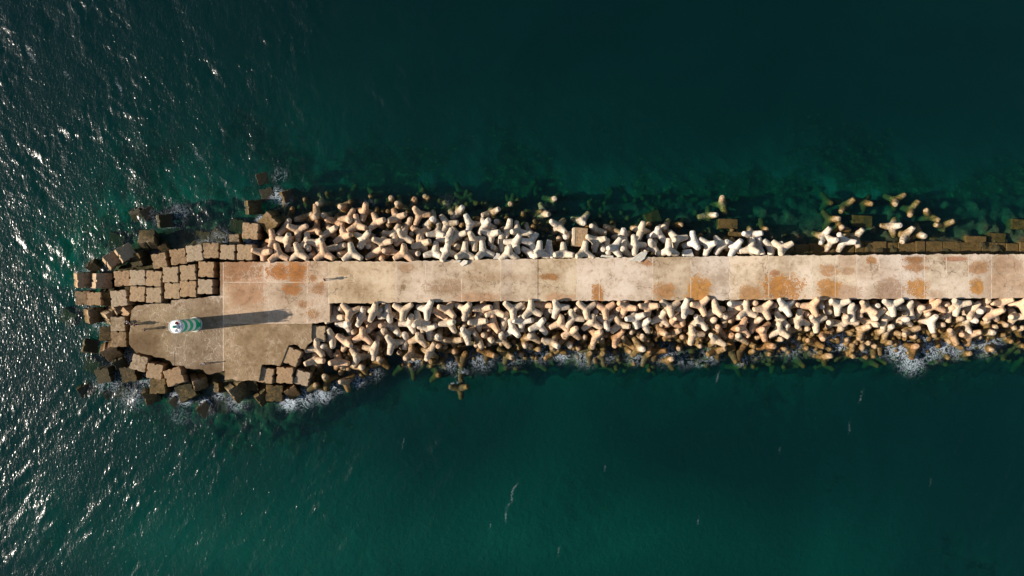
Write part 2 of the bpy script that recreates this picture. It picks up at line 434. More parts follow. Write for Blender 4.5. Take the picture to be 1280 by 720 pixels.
items = parse()
items.sort(key=lambda t: (-min(len(t['tips']), 3), (profile(t['side'], *t['c'])[1])))
for it in items: place(it)
N_IND = 300
single, buried = items[:N_IND], items[N_IND:]

def ordn(n):
    return '%d%s' % (n, 'th' if 10 <= n % 100 <= 20 else {1: 'st', 2: 'nd', 3: 'rd'}.get(n % 10, 'th'))

# rows for the descriptions
rows = {}
for it in single:
    f = it['d']; x = it['c'][0]
    if it['side'] == 'N':
        if x > 1005: key = ('R', 0 if f < 6 else 1)
        else: key = ('N', 0 if f < 2.7 else 1 if f < 4.9 else 2 if f < 7.0 else 3)
    else:
        if x < 412: key = ('W', 0)
        else: key = ('S', 0 if f < 2.6 else 1 if f < 4.6 else 2 if f < 6.6 else 3 if f < 8.8 else 4)
    rows.setdefault(key, []).append(it)
ROWTXT = {('N', 0): 'in the row against the upper edge of the walkway', ('N', 1): 'in the second row above the walkway',
          ('N', 2): 'in the third row above the walkway', ('N', 3): 'in the outermost wet row above the walkway',
          ('R', 0): 'beside the brown ledge, top right', ('R', 1): 'standing in green water, top right',
          ('S', 0): 'in the row against the lower edge of the walkway', ('S', 1): 'in the second row below the walkway',
          ('S', 2): 'in the third row below the walkway', ('S', 3): 'in the fourth row below the walkway',
          ('S', 4): 'along the foaming waterline below the walkway', ('W', 0): 'beside the square blocks of the round head'}
GRP = {'N': 'tetrapods piled along the upper side of the walkway', 'R': 'tetrapods scattered at the upper right', 'S': 'tetrapods piled along the lower side of the walkway',
       'W': 'tetrapods piled along the lower side of the walkway'}
cnt = 0
for key, lst in rows.items():
    lst.sort(key=lambda t: t['c'][0])
    for n, it in enumerate(lst):
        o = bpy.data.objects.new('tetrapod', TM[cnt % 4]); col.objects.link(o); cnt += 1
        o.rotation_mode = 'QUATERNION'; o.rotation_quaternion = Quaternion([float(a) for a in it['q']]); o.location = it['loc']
        sh = 0.5
        if it['side'] == 'N': sh = 0.66 if it['c'][0] > 400 else 0.5
        if it['side'] == 'N' and it['c'][0] > 1005: sh = 0.47
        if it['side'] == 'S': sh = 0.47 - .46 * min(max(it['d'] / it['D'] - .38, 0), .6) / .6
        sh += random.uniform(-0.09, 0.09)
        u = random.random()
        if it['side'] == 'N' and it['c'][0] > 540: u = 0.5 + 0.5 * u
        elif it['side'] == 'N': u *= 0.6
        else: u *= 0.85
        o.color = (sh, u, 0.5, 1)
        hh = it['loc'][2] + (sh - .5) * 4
        hue = 'white' if hh > 1.8 and u > .6 and it['side'] == 'N' else 'cream' if hh > 1.7 else 'tan' if hh > 0.6 else 'brown'
        tag(o, '%s tetrapod, %s from left %s' % (hue, ordn(n + 1), ROWTXT[key]), 'tetrapod', GRP[key[0]])

# ---- buried and drowned tetrapods that only show as tips in the gaps: one mass
def bake(parts, name, mats, mesh=None):
    vs = []; fs = []; base = 0
    src = mesh or TLOW
    sv = np.array([list(v.co) for v in src.vertices]); sf = [tuple(p.vertices) for p in src.polygons]
    for R, loc, s in parts:
        vs.append((sv * s) @ R.T + np.array(loc)); fs += [tuple(i + base for i in f) for f in sf]; base += len(sv)
    me = bpy.data.meshes.new(name); me.from_pydata(np.concatenate(vs).tolist(), [], fs); me.update(); smooth_shade(me)
    return link_mesh(name, me, mats)
parts = [(it['R'], it['loc'], 1.0) for it in buried]
def scat(x0, x1, side, d0, d1, n, dz):
    for _ in range(n):
        px = rng.uniform(x0, x1); d = rng.uniform(d0, d1)
        py = wall_top(px) - d / S if side == 'N' else wall_bot(max(px, 412)) + d / S
        D = float(np.interp(px, *(DN if side == 'N' else DS)))
        z = 3.15 - 3.5 * max(d - 1.2, 0) / max(D - 1.2, 1) + dz + rng.uniform(-0.5, 0.3)
        w = at(px, py, z)
        if side == 'N': w.y = max(w.y, at(px, wall_top(px)).y + 1.6)
        else: w.y = min(w.y, at(px, wall_bot(max(px, 412))).y - 1.6)
        ix, iy = int((w.x - GX0) / CELL), int((w.y - GY0) / CELL)
        if 0 <= ix < GW - 5 and 0 <= iy < GH - 5 and bottom[max(ix - 4, 0):ix + 5, max(iy - 4, 0):iy + 5].min() < 90:
            z = min(z, float(bottom[max(ix - 4, 0):ix + 5, max(iy - 4, 0):iy + 5].min()) + 0.4); z = max(z, -6)
        parts.append((RM[rng.randint(NR)], (w.x, w.y, z), 1.0))
scat(325, 990, 'N', 1.5, 9, 130, -2.5)
scat(385, 480, 'S', 8, 14, 34, -.9)
scat(345, 700, 'N', 5.5, 10, 60, -.9)
scat(430, 1290, 'S', 1.5, 9, 190, -2.5)
scat(430, 1290, 'S', 2, 8, 120, -1.5)
scat(430, 1290, 'S', 5.2, 10.2, 240, -.45)
scat(360, 1010, 'N', 9, 13, 60, -1.5)
scat(850, 1290, 'N', 4, 12, 26, -2.6)
scat(430, 1290, 'S', 9.5, 12.5, 70, -1.2)
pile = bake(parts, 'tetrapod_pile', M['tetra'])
pile.color = (0.34, 0.45, 0.5, 1)  # darker tone puts the shade of the gaps into the colour, besides wet ochre
tag(pile, 'mass of wet, shade-darkened tetrapods wedged in gaps and drowned below the waterline', 'tetrapod pile', kind='stuff')

# ---------------------------------------------------------------- notched cube blocks
def block_mesh(seed, h=1.42):
    r_ = random.Random(seed)
    pts = []
    for s in range(4):
        a = s * math.pi / 2
        R = Matrix.Rotation(a, 3, 'Z')
        loc = [(h, -h + 0.10), (h, -0.75), (h, -0.28)]
        for k in range(1, 6):
            t = -math.pi / 2 + k * math.pi / 6
            loc.append((h - 0.19 * math.cos(t), 0.26 * math.sin(t)))
        loc += [(h, 0.28), (h, 0.75), (h, h - 0.10), (h - 0.10, h)]
        pts += [R @ Vector((x + r_.uniform(-.06, .06), y + r_.uniform(-.06, .06), 0)) for x, y in loc]
    bm = bmesh.new(); rings = []
    for z, k in ((-h, 0.97), (-h + .1, 1), (-0.5, 1), (0.5, 1), (h - .09, 1.0), (h - .02, .985), (h, .955)):
        rings.append([bm.verts.new((p.x * k + r_.uniform(-.02, .02), p.y * k + r_.uniform(-.02, .02), z)) for p in pts])
    n = len(pts)
    for a, b in zip(rings, rings[1:]):
        for i in range(n): bm.faces.new((a[i], a[(i + 1) % n], b[(i + 1) % n], b[i]))
    c = bm.verts.new((0, 0, h + .01)); c2 = bm.verts.new((0, 0, -h))
    for i in range(n):
        bm.faces.new((rings[-1][i], rings[-1][(i + 1) % n], c)); bm.faces.new((rings[0][(i + 1) % n], rings[0][i], c2))
    me = bpy.data.meshes.new('concrete_block'); bm.to_mesh(me); bm.free()
    me.materials.append(M['block']); return me
BM = [block_mesh(i) for i in range(5)]

# px, py, centre z, rot z, tilt x, tilt y, scale, weathering, label
BL = [
 (204, 325.7, 1.9, 12, 3, -2, .97, .42, 'dull olive notched block at the left end of the upper block row'),
 (227, 321, 2.1, 6, 1, 2, 1, .45, 'second notched block from left in the upper block row'),
 (247.6, 317, 2.2, 4, -1, 0, 1, .46, 'third notched block from left in the upper block row'),
 (267.6, 313.6, 2.2, 3, 0, 1, 1, .45, 'fourth notched block from left in the upper block row'),
 (288, 315.6, 2.45, -1, 0, 0, .98, .62, 'orange-tan notched block above the corner of the walkway'),
 (309.5, 315.6, 2.4, 1, 1, 0, .98, .52, 'notched block touching the leftmost white tetrapod of the upper row'),
 (157.6, 348, 2.1, 3, 0, 2, 1.0, .44, 'greyish notched block at the left end of the middle block row'),
 (177, 347, 2.3, 1, 1, 0, 1, .56, 'second block from left in the middle block row'),
 (197, 348.3, 2.35, -2, 0, 0, 1, .60, 'third block from left in the middle block row'),
 (217.8, 343.6, 2.4, 3, 0, 0, 1, .54, 'fourth block from left in the middle block row'),
 (239, 341, 2.4, 2, 0, 1, 1, .58, 'fifth block from left in the middle block row'),
 (262, 336.8, 2.3, 0, 0, 0, 1, .47, 'sixth block from left in the middle block row, before the walkway'),
 (154, 372.4, 2.1, 3, 2, 1, 1.0, .52, 'tan block at the left end of the lower block row'),
 (176.8, 367.4, 2.35, 0, 0, 0, 1, .56, 'second block from left in the lower block row'),
 (197, 368.8, 2.4, -1, 0, 0, .98, .66, 'third block from left in the lower block row, pale and clean'),
 (219.9, 363.5, 2.4, 2, 0, 0, 1, .68, 'fourth block from left in the lower block row'),
 (239.7, 361, 2.4, -2, 0, 0, 1, .66, 'fifth block from left in the lower block row'),
 (260.6, 358.3, 2.5, 0, 0, 0, .97, .82, 'palest block, right end of the lower block row beside the walkway'),
 # left flank
 (141, 325.5, 1.3, 35, -12, 32, .85, .60, 'tilted orange block at the upper left, lower one of the leaning pair'),
 (157, 317, 1.5, 30, -8, 34, .95, .66, 'tilted sunlit block at the upper left, upper one of the leaning pair'),
 (174, 323, 0.6, 10, 18, -8, .85, .40, 'brown block lying in shade behind the leaning pair'),
 (118, 332, -0.2, 40, 30, 20, .70, .25, 'dark wedge of a block rising from water, upper left'),
 (187, 300, 1.2, 6, -28, 4, 1.0, .38, 'square dark-topped block leaning over the water above the block rows'),
 (206, 309, 0.3, 35, 25, 15, .55, .5, 'small ochre block between the dark-topped block and the rows'),
 (187, 302, -1.6, 20, 5, 5, .9, .35, 'drowned block under the dark-topped block'),
 (206, 276, 0.0, 8, 5, 38, .85, .35, 'block in open water with one thin sunlit edge, upper left'),
 (186, 267, -1.0, 32, 10, 25, .85, .45, 'half drowned ochre block, right one of a pair at the upper left'),
 (174, 267, -1.2, 20, 25, 5, .75, .42, 'half drowned ochre block, left one of a pair at the upper left'),
 (105, 350, 1.0, 2, 4, 44, .95, .62, 'leaning block with a long sunlit face at the far left'),
 (127, 351, 1.2, 2, 2, 48, .95, .58, 'leaning block with sunlit edge and dark top, second from far left'),
 (107, 372, 1.0, 3, 2, 10, .92, .50, 'ochre block at the far left tip of the head'),
 (122, 373.5, 1.7, 0, -2, 4, .85, .64, 'pale block just right of the far left tip'),
 (138, 370, 0.6, 20, 22, 25, .9, .40, 'dark tilted block between the pale tip block and the rows'),
 (118, 394, 0.8, 12, 4, 48, .95, .55, 'leaning block with ochre sunlit face, left of the resting people'),
 (139, 394, 1.1, 32, 10, 55, .85, .45, 'block standing on edge with a thin bright rim'),
 (150, 386, 1.4, 25, -25, 30, .75, .55, 'tilted block touching the upper left corner of the platform'),
 (160, 389, 1.9, 38, 20, -18, .6, .6, 'small wedge block at the upper left corner of the platform'),
 (152.5, 404.5, 2.2, 3, 1, 0, .95, .30, 'smooth grey block beside the person in white'),
 (153.5, 423.5, 2.0, 3, 0, 1, .95, .30, 'smooth grey block below the one beside the person in white'),
 (137, 417, 0.7, 5, -6, 12, .95, .30, 'dark weedy block left of the two smooth grey blocks'),
 (113, 433, -0.3, -12, -10, 40, .85, .55, 'lone block standing in the foam at the far left with sunlit side'),
 (140, 437, 0.7, 35, 28, 25, 1.0, .48, 'tilted block with bright upper edge below the grey blocks'),
 (150, 452, 0.2, 30, 25, 30, .7, .5, 'small tilted ochre block wedged above the foam, lower left'),
 (134.5, 467, -0.3, 10, 12, -4, .95, .28, 'dark square block ringed with foam, lower left'),
 (107, 487, -1.0, 25, 10, 30, .75, .42, 'half drowned block farthest out at the lower left'),
 (136, 492, -1.3, 30, 10, 20, .6, .4, 'tiny block tip awash between the outermost blocks, lower left'),
 (166, 466, 0.2, 8, 5, -3, 1.05, .30, 'flat brown block at the waterline below the platform'),
 (178.5, 452.5, 1.6, -16, 2, 2, 1.0, .50, 'first tan block below the platform edge, from the left'),
 (197.3, 462.5, 1.9, -8, 4, 4, 1.0, .62, 'orange-tan block below the platform edge, second from the left'),
 (201.5, 481.5, 0.9, 2, -2, 2, .97, .40, 'dull green-grey block under the orange-tan one'),
 (190, 493, 0.0, 18, 14, 28, .95, .55, 'ochre block with bright face at the bottom of the head'),
 (221.5, 470, 1.9, 18, -4, 4, 1.05, .64, 'pinkish block with notched top below the beacon'),
 (236, 489, 0.1, 30, -6, 4, 1.1, .28, 'dark flat block lying diagonal at the bottom of the head'),
 (249, 476, 0.6, 15, 28, 40, .9, .62, 'block with a bright pointed face in the dark gap'),
 (219, 501, -0.6, 42, 10, 20, .6, .40, 'small dark pointed block ringed with foam'),
 (257, 510, -0.9, 40, 10, 22, .85, .38, 'half drowned block lowest at the bottom of the head'),
 (275, 484, 0.0, 5, 0, 55, .65, .48, 'small upright ochre wedge right of the bright pointed face'),
 (298, 487.5, 0.5, 36, 6, 36, 1.1, .42, 'big dark tilted block with ochre left side under the platform'),
 (315, 478, -0.3, 10, 4, 4, 1.0, .28, 'dark block hidden in shade under the platform edge'),
 (328, 496, 0.2, 36, 8, 34, .85, .48, 'tilted brown block with a bright rim beside the big dark one'),
 (335, 468, 2.2, -8, 0, 1, .97, .56, 'square block set into the bottom edge of the platform'),
 (359, 467.5, 2.0, -4, 2, 1, 1.0, .66, 'pink square block right of the one set in the platform edge'),
 (380, 471, 1.7, -18, 3, 2, .95, .60, 'yellowish square block at the right end of the lower blocks'),
 (367, 444.5, 2.3, -22, 0, 1, 1.02, .62, 'large notched block leaning into the notch of the platform edge'),
 (399.3, 416.5, 2.2, -2, 0, 0, 1.02, .60, 'square block left of the first tetrapods under the walkway corner'),
 (346, 489, 0.4, -3, 6, 2, 1.05, .36, 'brown flat block between foam and the pink square block'),
 (365, 488, 0.3, 30, 20, 20, .75, .55, 'broken pale block in the dark hole below the pink square'),
 # upper flank beside the tetrapods
 (295, 299, 1.2, 2, 3, 1, .65, .5, 'small square block above the block rows beside white foam'),
 (317, 289, 1.3, -4, 4, -3, 1.05, .44, 'brown block with a raised rib, left of the first tetrapods'),
 (317, 259, 0.3, 10, 4, 34, .95, .44, 'block with thin bright left edge standing in the water'),
 (340, 277, 1.2, 42, 14, -12, 1.1, .34, 'dark diamond-shaped block leaning beside the first tetrapods'),
 (358, 245, -0.7, 22, 4, 40, .75, .5, 'narrow yellowish block edge poking out of the water'),
 (335, 243, -1.0, 15, 8, 12, .8, .36, 'block awash between the upper two wet blocks'),
 (328, 223, -0.8, 20, 12, 22, .75, .55, 'uppermost block, awash far above the walkway'),
]
for i, (px, py, z, rz, tx, ty, sc, we, lab) in enumerate(BL):
    o = bpy.data.objects.new('concrete_block', BM[i % 5]); col.objects.link(o)
    rz += random.uniform(-3, 3); sc *= random.uniform(.98, 1.06); we += random.uniform(-.13, .06) - (.12 if z < 1 else 0)
    o.location = at(px, py, z)
    o.rotation_euler = (Matrix.Rotation(math.radians(ty), 3, 'Y') @ Matrix.Rotation(math.radians(tx), 3, 'X') @ Matrix.Rotation(math.radians(rz), 3, 'Z')).to_euler()
    o.scale = (sc, sc, sc)
    o.color = (min(max(.46 + (we - .5) * 2.1, 0), 1), [.5, .3, .8, .45, .65][i % 5], .5, 1)
    tag(o, lab, 'concrete block', 'notched concrete blocks around the round head')
# blocks below the surface that only murkily show
for i, (px, py, z, rz, tx, ty, sc) in enumerate([(236, 300, -2.0, 20, 4, 8, 1), (258, 298, -1.8, 8, 6, -5, 1), (276, 296, -1.7, 30, 4, 4, 1), (300, 283, -2.2, 12, 8, 3, 1),
        (222, 290, -2.8, 40, 6, 8, 1), (150, 300, -2.6, 15, 10, 8, 1), (120, 455, -2.4, 22, 10, 6, 1), (160, 490, -2.2, 40, 5, 14, 1), (280, 505, -2.2, 12, 6, 6, 1), (90, 395, -2.6, 33, 8, 4, 1)]):
    o = bpy.data.objects.new('sunken_block', BM[i % 5]); col.objects.link(o)
    o.location = at(px, py, z); o.rotation_euler = (math.radians(tx), math.radians(ty), math.radians(-rz)); o.color = (.4, .4, .5, 1)
    where = ['left of the pair above the block rows', 'in the middle above the block rows', 'right of the pair above the block rows', 'above the small square block', 'farther out above the block rows',
             'off the leaning pair, upper left', 'off the dark foam-ringed block, lower left', 'off the ochre block, bottom', 'below the small upright wedge', 'off the far left tip'][i]
    tag(o, 'murky drowned block under water, ' + where, 'concrete block', 'drowned blocks around the head')

# ---------------------------------------------------------------- walkway and round platform
POLY = [(275, 327.3), (520, 326.5), (640, 324.0), (860, 320.8), (1010, 319.0), (1280, 317.6), (1400, 317.0), (1400, 371.8), (1280, 372.4), (1030, 374.0), (810, 375.5), (590, 376.8), (480, 378.3), (412, 379.3),
        (412, 402.8), (390, 404), (389.5, 412), (390, 427), (384, 431), (381, 437), (376, 435), (369, 431), (360.5, 431.5), (357, 440), (353, 450.5), (350, 457), (338, 455.5), (327, 456), (325.5, 465), (323, 477), (312, 475.2), (300, 476), (290, 474.3), (281, 474.8),
        (280.5, 464), (268, 466.5), (262, 468.6), (257, 467.6), (254, 462.5), (246, 461.6), (238, 462), (228, 457.7), (217, 456), (211, 450.5), (204, 448), (196, 446.5), (185.5, 443), (177, 441), (169, 439.3), (164, 434), (161.6, 428), (161.2, 418),
        (163.5, 408), (163, 398), (164.4, 388), (169, 383), (176, 381), (195, 379.4), (213, 379.8), (214, 375.8), (245, 372.8), (275, 369.5)]
pw = [at(x, y) for x, y in POLY]
bm = bmesh.new()
vs = [bm.verts.new(p) for p in reversed(pw)]
f = bm.faces.new(vs); f.normal_update()
if f.normal.z < 0: f.normal_flip()
JX = [(330, 327, 370), (384, 327, 404), (411, 327, 379), (495, 320, 380), (532, 320, 380), (577, 320, 380), (626, 320, 380), (721, 320, 380), (749, 320, 380), (768, 320, 380), (816, 320, 380), (863.5, 320, 380), (912, 318, 378),
      (961, 318, 378), (987, 318, 350), (1016, 318, 378), (1044, 318, 378), (1071, 318, 378), (1099.7, 318, 346), (1127, 316, 378), (1155.5, 316, 378), (1183, 316, 378), (1210.5, 316, 378), (1239.5, 316, 378), (279, 327, 477), (336, 370, 404)]
DARKX = [(672.5, 320, 380), (218.5, 438, 457), (213.5, 372, 382)]
JY = [(352.8, 279, 384), (404, 279, 412), (371, 214, 279)]
def cut(co, no): bmesh.ops.bisect_plane(bm, geom=bm.verts[:] + bm.edges[:] + bm.faces[:], dist=1e-5, plane_co=co, plane_no=no)
for x, *_ in JX + DARKX:
    for e in (-.055, .055): cut(((x - 640) * S + e, 0, 0), (1, 0, 0))
for y, *_ in JY:
    for e in (-.05, .05): cut((0, (360 - y) * S + e, 0), (0, 1, 0))
x = (160 - 640) * S
while x < 98: cut((x, 0, 0), (1, 0, 0)); x += 0.34
y = (478 - 360) * -S
while y < (360 - 316) * S: cut((0, y, 0), (0, 1, 0)); y += 0.34
bm.verts.ensure_lookup_table()
me = bpy.data.meshes.new('walkway')
border = [e for e in bm.edges if len(e.link_faces) == 1]
ext = bmesh.ops.extrude_edge_only(bm, edges=border)
low = [g for g in ext['geom'] if isinstance(g, bmesh.types.BMVert)]
for v in low: v.co.z = -1.2
for e in border:
    for v in e.verts:
        j = mnoise.noise(v.co * 1.7) * .10 + mnoise.noise(v.co * .5) * .08
        v.co.x += j * .6; v.co.y += j
bm.normal_update()
bm.to_mesh(me); bm.free()
STAINS = [  # x y rx ry colour amount
 (298.6, 338.5, 22, 13, (.27, .13, .05), .75), (347, 340.5, 11, 7, (.38, .17, .05), .95), (372, 340, 9, 10, (.38, .17, .05), .95), (364, 362, 9, 5.5, (.36, .17, .06), .9), (398, 361, 7, 5, (.32, .17, .07), .8),
 (378, 381, 5, 4, (.34, .17, .06), .8), (392, 347.6, 3.5, 3, (.34, .16, .06), .8), (392, 393, 6, 5, (.3, .17, .06), .8), (688, 346, 10, 3, (.3, .15, .05), .85), (747, 366, 5, 9, (.40, .20, .06), .95),
 (557, 359, 17, 7, (.27, .17, .09), .7), (597, 372, 22, 5, (.38, .2, .1), .55), (831, 364, 11, 8, (.38, .2, .07), .8), (875, 363, 12, 13, (.46, .25, .075), .97), (938, 367, 11, 8, (.4, .22, .08), .8),
 (979, 361, 18, 13, (.43, .22, .065), .97), (969, 341.5, 5, 3, (.35, .17, .07), .8), (807, 328, 6, 3, (.36, .17, .06), .8), (1036, 338, 8, 6, (.40, .22, .09), .8), (1037, 361, 11, 10, (.44, .24, .08), .95),
 (1089, 326, 4.5, 4, (.36, .2, .08), .9), (1061, 339, 9, 4, (.34, .2, .1), .7), (1061, 366, 12, 8, (.37, .22, .13), .65), (1112, 363, 14, 12, (.34, .24, .17), .85), (1143, 325, 11, 4, (.3, .15, .05), .9),
 (1144.5, 334.5, 10, 5, (.36, .19, .07), .85), (1146, 361, 11, 10, (.45, .24, .07), .97), (1223, 334.5, 10, 6, (.35, .2, .09), .8), (1222, 358, 7, 7, (.44, .24, .07), .95), (1259, 331, 15, 9, (.36, .24, .16), .7),
 (1196, 323.7, 13, 2.2, (.38, .2, .13), .85), (1262, 357, 26, 15, (.42, .29, .19), .6), (1058, 326, 8, 6, (.38, .27, .2), .6), (510, 335, 9, 4, (.33, .2, .1), .6), (504, 359, 3, 3, (.2, .13, .06), .8), (430, 339, 7, 4, (.3, .2, .1), .6),
 (310, 360, 16, 16, (.36, .18, .09), .5), (620, 346, 30, 4, (.37, .25, .14), .3), (700, 372, 14, 4, (.38, .2, .1), .55), (1170, 368, 8, 4, (.4, .25, .14), .5), (1088, 340, 20, 8, (.47, .36, .27), .4)]
nv = len(me.vertices); co = np.empty(nv * 3, 'f'); me.vertices.foreach_get('co', co); co = co.reshape(-1, 3)
vx, vy = co[:, 0] / S + 640, 360 - co[:, 1] / S
stain = np.zeros(nv); scl = np.full((nv, 3), .3); sam = np.zeros(nv)
for sx, sy, rx, ry, c, a in STAINS:
    q = (np.abs((vx - sx) / rx) ** 2.4 + np.abs((vy - sy) / ry) ** 2.4) ** (1 / 2.4)
    v = 1.02 - q * 0.5; m = v > stain
    stain[m] = v[m]; sam[m] = a; scl[m] = c
def fattr(me, name, arr):
    a = me.attributes.new(name, 'FLOAT', 'POINT'); a.data.foreach_set('value', np.asarray(arr, 'f'))
def cattr(me, name, arr, dom='POINT'):
    a = me.attributes.new(name, 'FLOAT_COLOR', dom)
    a.data.foreach_set('color', np.concatenate([arr, np.ones((len(arr), 1))], 1).astype('f').ravel())
fattr(me, 'stain', stain); fattr(me, 'stainamt', sam); cattr(me, 'staincol', scl)
fattr(me, 'rusty', np.clip(np.interp(vx, [160, 272, 280, 400, 480, 1280], [.05, .05, .75, .55, .2, .3]) * np.where((vy > 405) & (vx < 412), .1, 1), 0, 1))
cuts = sorted([j[0] for j in JX[:24] if j[0] > 410] + [672.5, 640, 411])
pr = random.Random(5)
TONES = {}
def tone(px, py):
    if px < 411.5:
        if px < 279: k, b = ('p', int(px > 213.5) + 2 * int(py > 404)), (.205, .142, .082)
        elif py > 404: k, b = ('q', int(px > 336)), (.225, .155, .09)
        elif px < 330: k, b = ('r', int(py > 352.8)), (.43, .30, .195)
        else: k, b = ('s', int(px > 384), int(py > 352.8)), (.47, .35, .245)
    else:
        i = sum(1 for c in cuts if px > c); k = ('w', i)
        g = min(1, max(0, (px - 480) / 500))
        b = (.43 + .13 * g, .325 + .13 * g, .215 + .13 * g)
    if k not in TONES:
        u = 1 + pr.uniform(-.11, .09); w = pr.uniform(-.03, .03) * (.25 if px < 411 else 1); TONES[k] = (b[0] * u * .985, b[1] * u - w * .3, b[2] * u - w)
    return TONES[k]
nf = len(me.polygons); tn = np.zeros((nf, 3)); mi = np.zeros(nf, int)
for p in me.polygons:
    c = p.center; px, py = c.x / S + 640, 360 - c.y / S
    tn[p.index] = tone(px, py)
    if abs(p.normal.z) > .5:
        for jx, a, b in JX:
            if abs(px - jx) * S < .05 and a <= py <= b: mi[p.index] = 1
        for jx, a, b in DARKX:
            if abs(px - jx) * S < .05 and a <= py <= b: mi[p.index] = 2
        for jy, a, b in JY:
            if abs(py - jy) * S < .045 and a <= px <= b: mi[p.index] = 1
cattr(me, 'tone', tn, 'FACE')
for m in (M['deck'], M['joint'], M['crack']): me.materials.append(m)
me.polygons.foreach_set('material_index', mi.astype('i'))
walk = link_mesh('walkway', me, [])
tag(walk, 'stained concrete walkway and round platform on top of the breakwater', None, kind='structure')

# ---- brown ledge below the upper edge, at the right
bm = bmesh.new()
x = 868; k = 0
while x < 1295:
    w = random.uniform(9, 30); yt = float(np.interp(x, [868, 1000, 1050, 1280], [311, 306, 302, 303])) + random.uniform(-1.6, 1.4)
    a = at(x + random.uniform(.2, .8), yt, .8); b = at(x + w - .35, wall_top(x) + 4, .8)
    box(bm, b.x - a.x, a.y - b.y, 3.0, Matrix.Translation(((a.x + b.x) / 2, (a.y + b.y) / 2, -.8 + random.uniform(-.35, .2))))
    x += w
bmesh.ops.bevel(bm, geom=bm.edges[:], offset=.06, segments=1, affect='EDGES')
o = link_mesh('stone_ledge', bm, M['ledge']); o.color = (.5, .4, .5, 1)
tag(o, 'low brown weed-stained stone footing along the upper edge of the walkway', None, kind='structure')
# loose long blocks
def slab_block(px, py, z, lx, ly, lz, rz, tx, lab, cat='stone block', name='stone_block', mat='ledge', sh=.5):
    bm = bmesh.new(); box(bm, lx, ly, lz)
    bmesh.ops.bevel(bm, geom=bm.edges[:], offset=.09, segments=2, affect='EDGES')
    bmesh.ops.subdivide_edges(bm, edges=bm.edges[:], cuts=2, use_grid_fill=True)
    for v in bm.verts: v.co += Vector((mnoise.noise(v.co * .8 + Vector((px, 0, 0))), mnoise.noise(v.co * .8 + Vector((0, px, 0))), mnoise.noise(v.co + Vector((0, 0, px))))) * .09
    o = link_mesh(name, bm, M[mat]); o.location = at(px, py, z); o.rotation_euler = (math.radians(tx), math.radians(tx * .6), math.radians(rz)); o.color = (sh, .4, .5, 1)
    tag(o, lab, cat); return o
slab_block(908.5, 280.5, -.75, 3.7, 2.0, 1.6, -2, 2, 'long brown block awash above the gap in the tetrapods')
slab_block(918, 293, -.2, 2.6, .8, 1.4, -4, 2, 'narrow ochre block right below the long brown awash block')
slab_block(1075, 277, -1.2, 3.9, 2.2, 1.8, -3, 2, 'submerged brown slab among tetrapods at the top right')
slab_block(1217.5, 299.5, -.15, 3.7, 1.3, 1.5, -2, 1, 'ochre block resting at the ledge, right side')
slab_block(1242, 299, -1.0, 3.4, 2.3, 1.8, -3, 2, 'dark green submerged block right of the ochre ledge block')
slab_block(1272, 281, -1.1, 3.6, 2.0, 1.8, -4, 3, 'olive submerged block at the far right edge of the photo')
slab_block(1166, 300, -.9, 1.5, 1.1, 1.2, 3, 4, 'small drowned stone above the ledge beside a white tetrapod leg')
slab_block(815, 273, -1.7, 3.0, 2.6, 1.8, 22, 10, 'green submerged angular slab above the middle of the walkway')
slab_block(724.5, 297, 1.5, 2.7, 3.5, 2.6, -3, 0, 'pale box-shaped block with brown textured top among tetrapods', 'concrete block', 'box_block', 'block', .5)
w = slab_block(716.5, 296.5, 1.55, .55, 3.4, 2.6, -3, 0, 'white left side of the box-shaped block, added as a thin slab', 'block side', 'box_white_side', 'slab', .95)  # added plate that stands in for the box's white left side

def shard(px, py, z, pts, th, rz, tx, ty, lab, sh=.75):
    bm = bmesh.new(); cx = sum(p[0] for p in pts) / len(pts); cy = sum(p[1] for p in pts) / len(pts)
    top = [bm.verts.new(((x - cx) * S, -(y - cy) * S, th / 2)) for x, y in pts]
    bot = [bm.verts.new(((x - cx) * S * 1.03 + random.uniform(-.05, .05), -(y - cy) * S * 1.03, -th / 2)) for x, y in pts]
    bm.faces.new(list(reversed(top))); bm.faces.new(bot)
    for i in range(len(pts)):
        j = (i + 1) % len(pts); bm.faces.new((top[i], top[j], bot[j], bot[i]))
    bmesh.ops.recalc_face_normals(bm, faces=bm.faces[:])
    bmesh.ops.bevel(bm, geom=bm.edges[:], offset=min(.05, th * .2), segments=1, affect='EDGES')
    o = link_mesh('broken_slab', bm, M['slab']); o.location = at(px, py, z)
    o.rotation_euler = (math.radians(tx), math.radians(ty), math.radians(rz)); o.color = (sh, .9, .5, 1)
    tag(o, lab, 'broken slab', 'broken slabs on the upper edge of the walkway'); return o
shard(799, 322, 4.17, [(788, 326), (797, 320), (806, 314), (813, 315), (809, 323), (804, 327), (800, 325.5)], .34, 0, 0, 3, 'large pale grey broken slab over the walkway edge between tetrapods', 1.0)
shard(580.5, 328.6, 4.16, [(575, 330), (580, 325), (585, 326), (584, 330), (578, 333)], .25, 0, 5, -9, 'pointed pinkish broken slab piece casting a shadow on the walkway', .75)
shard(572, 326.6, 4.12, [(568, 328), (571, 325), (577, 325), (575, 328)], .2, 0, -3, 2, 'small crumbled slab piece left of the pointed one', .72)
shard(621.5, 321.5, 3.4, [(616, 325), (622, 315), (626, 316), (626, 326)], .5, 0, 5, 2, 'upright grey triangular slab beside a white tetrapod', .7)
shard(860, 318.5, 2.6, [(853, 321), (856, 310), (864, 309), (868, 318), (866, 322)], 1.6, 0, 3, 2, 'rounded tan slab lump at the foot of the walkway edge', .6)
shard(759, 320.5, 3.3, [(750, 321), (752, 318), (766, 319), (767, 322)], .5, 0, 2, 1, 'flat grey slab piece lying along the walkway edge', .8)

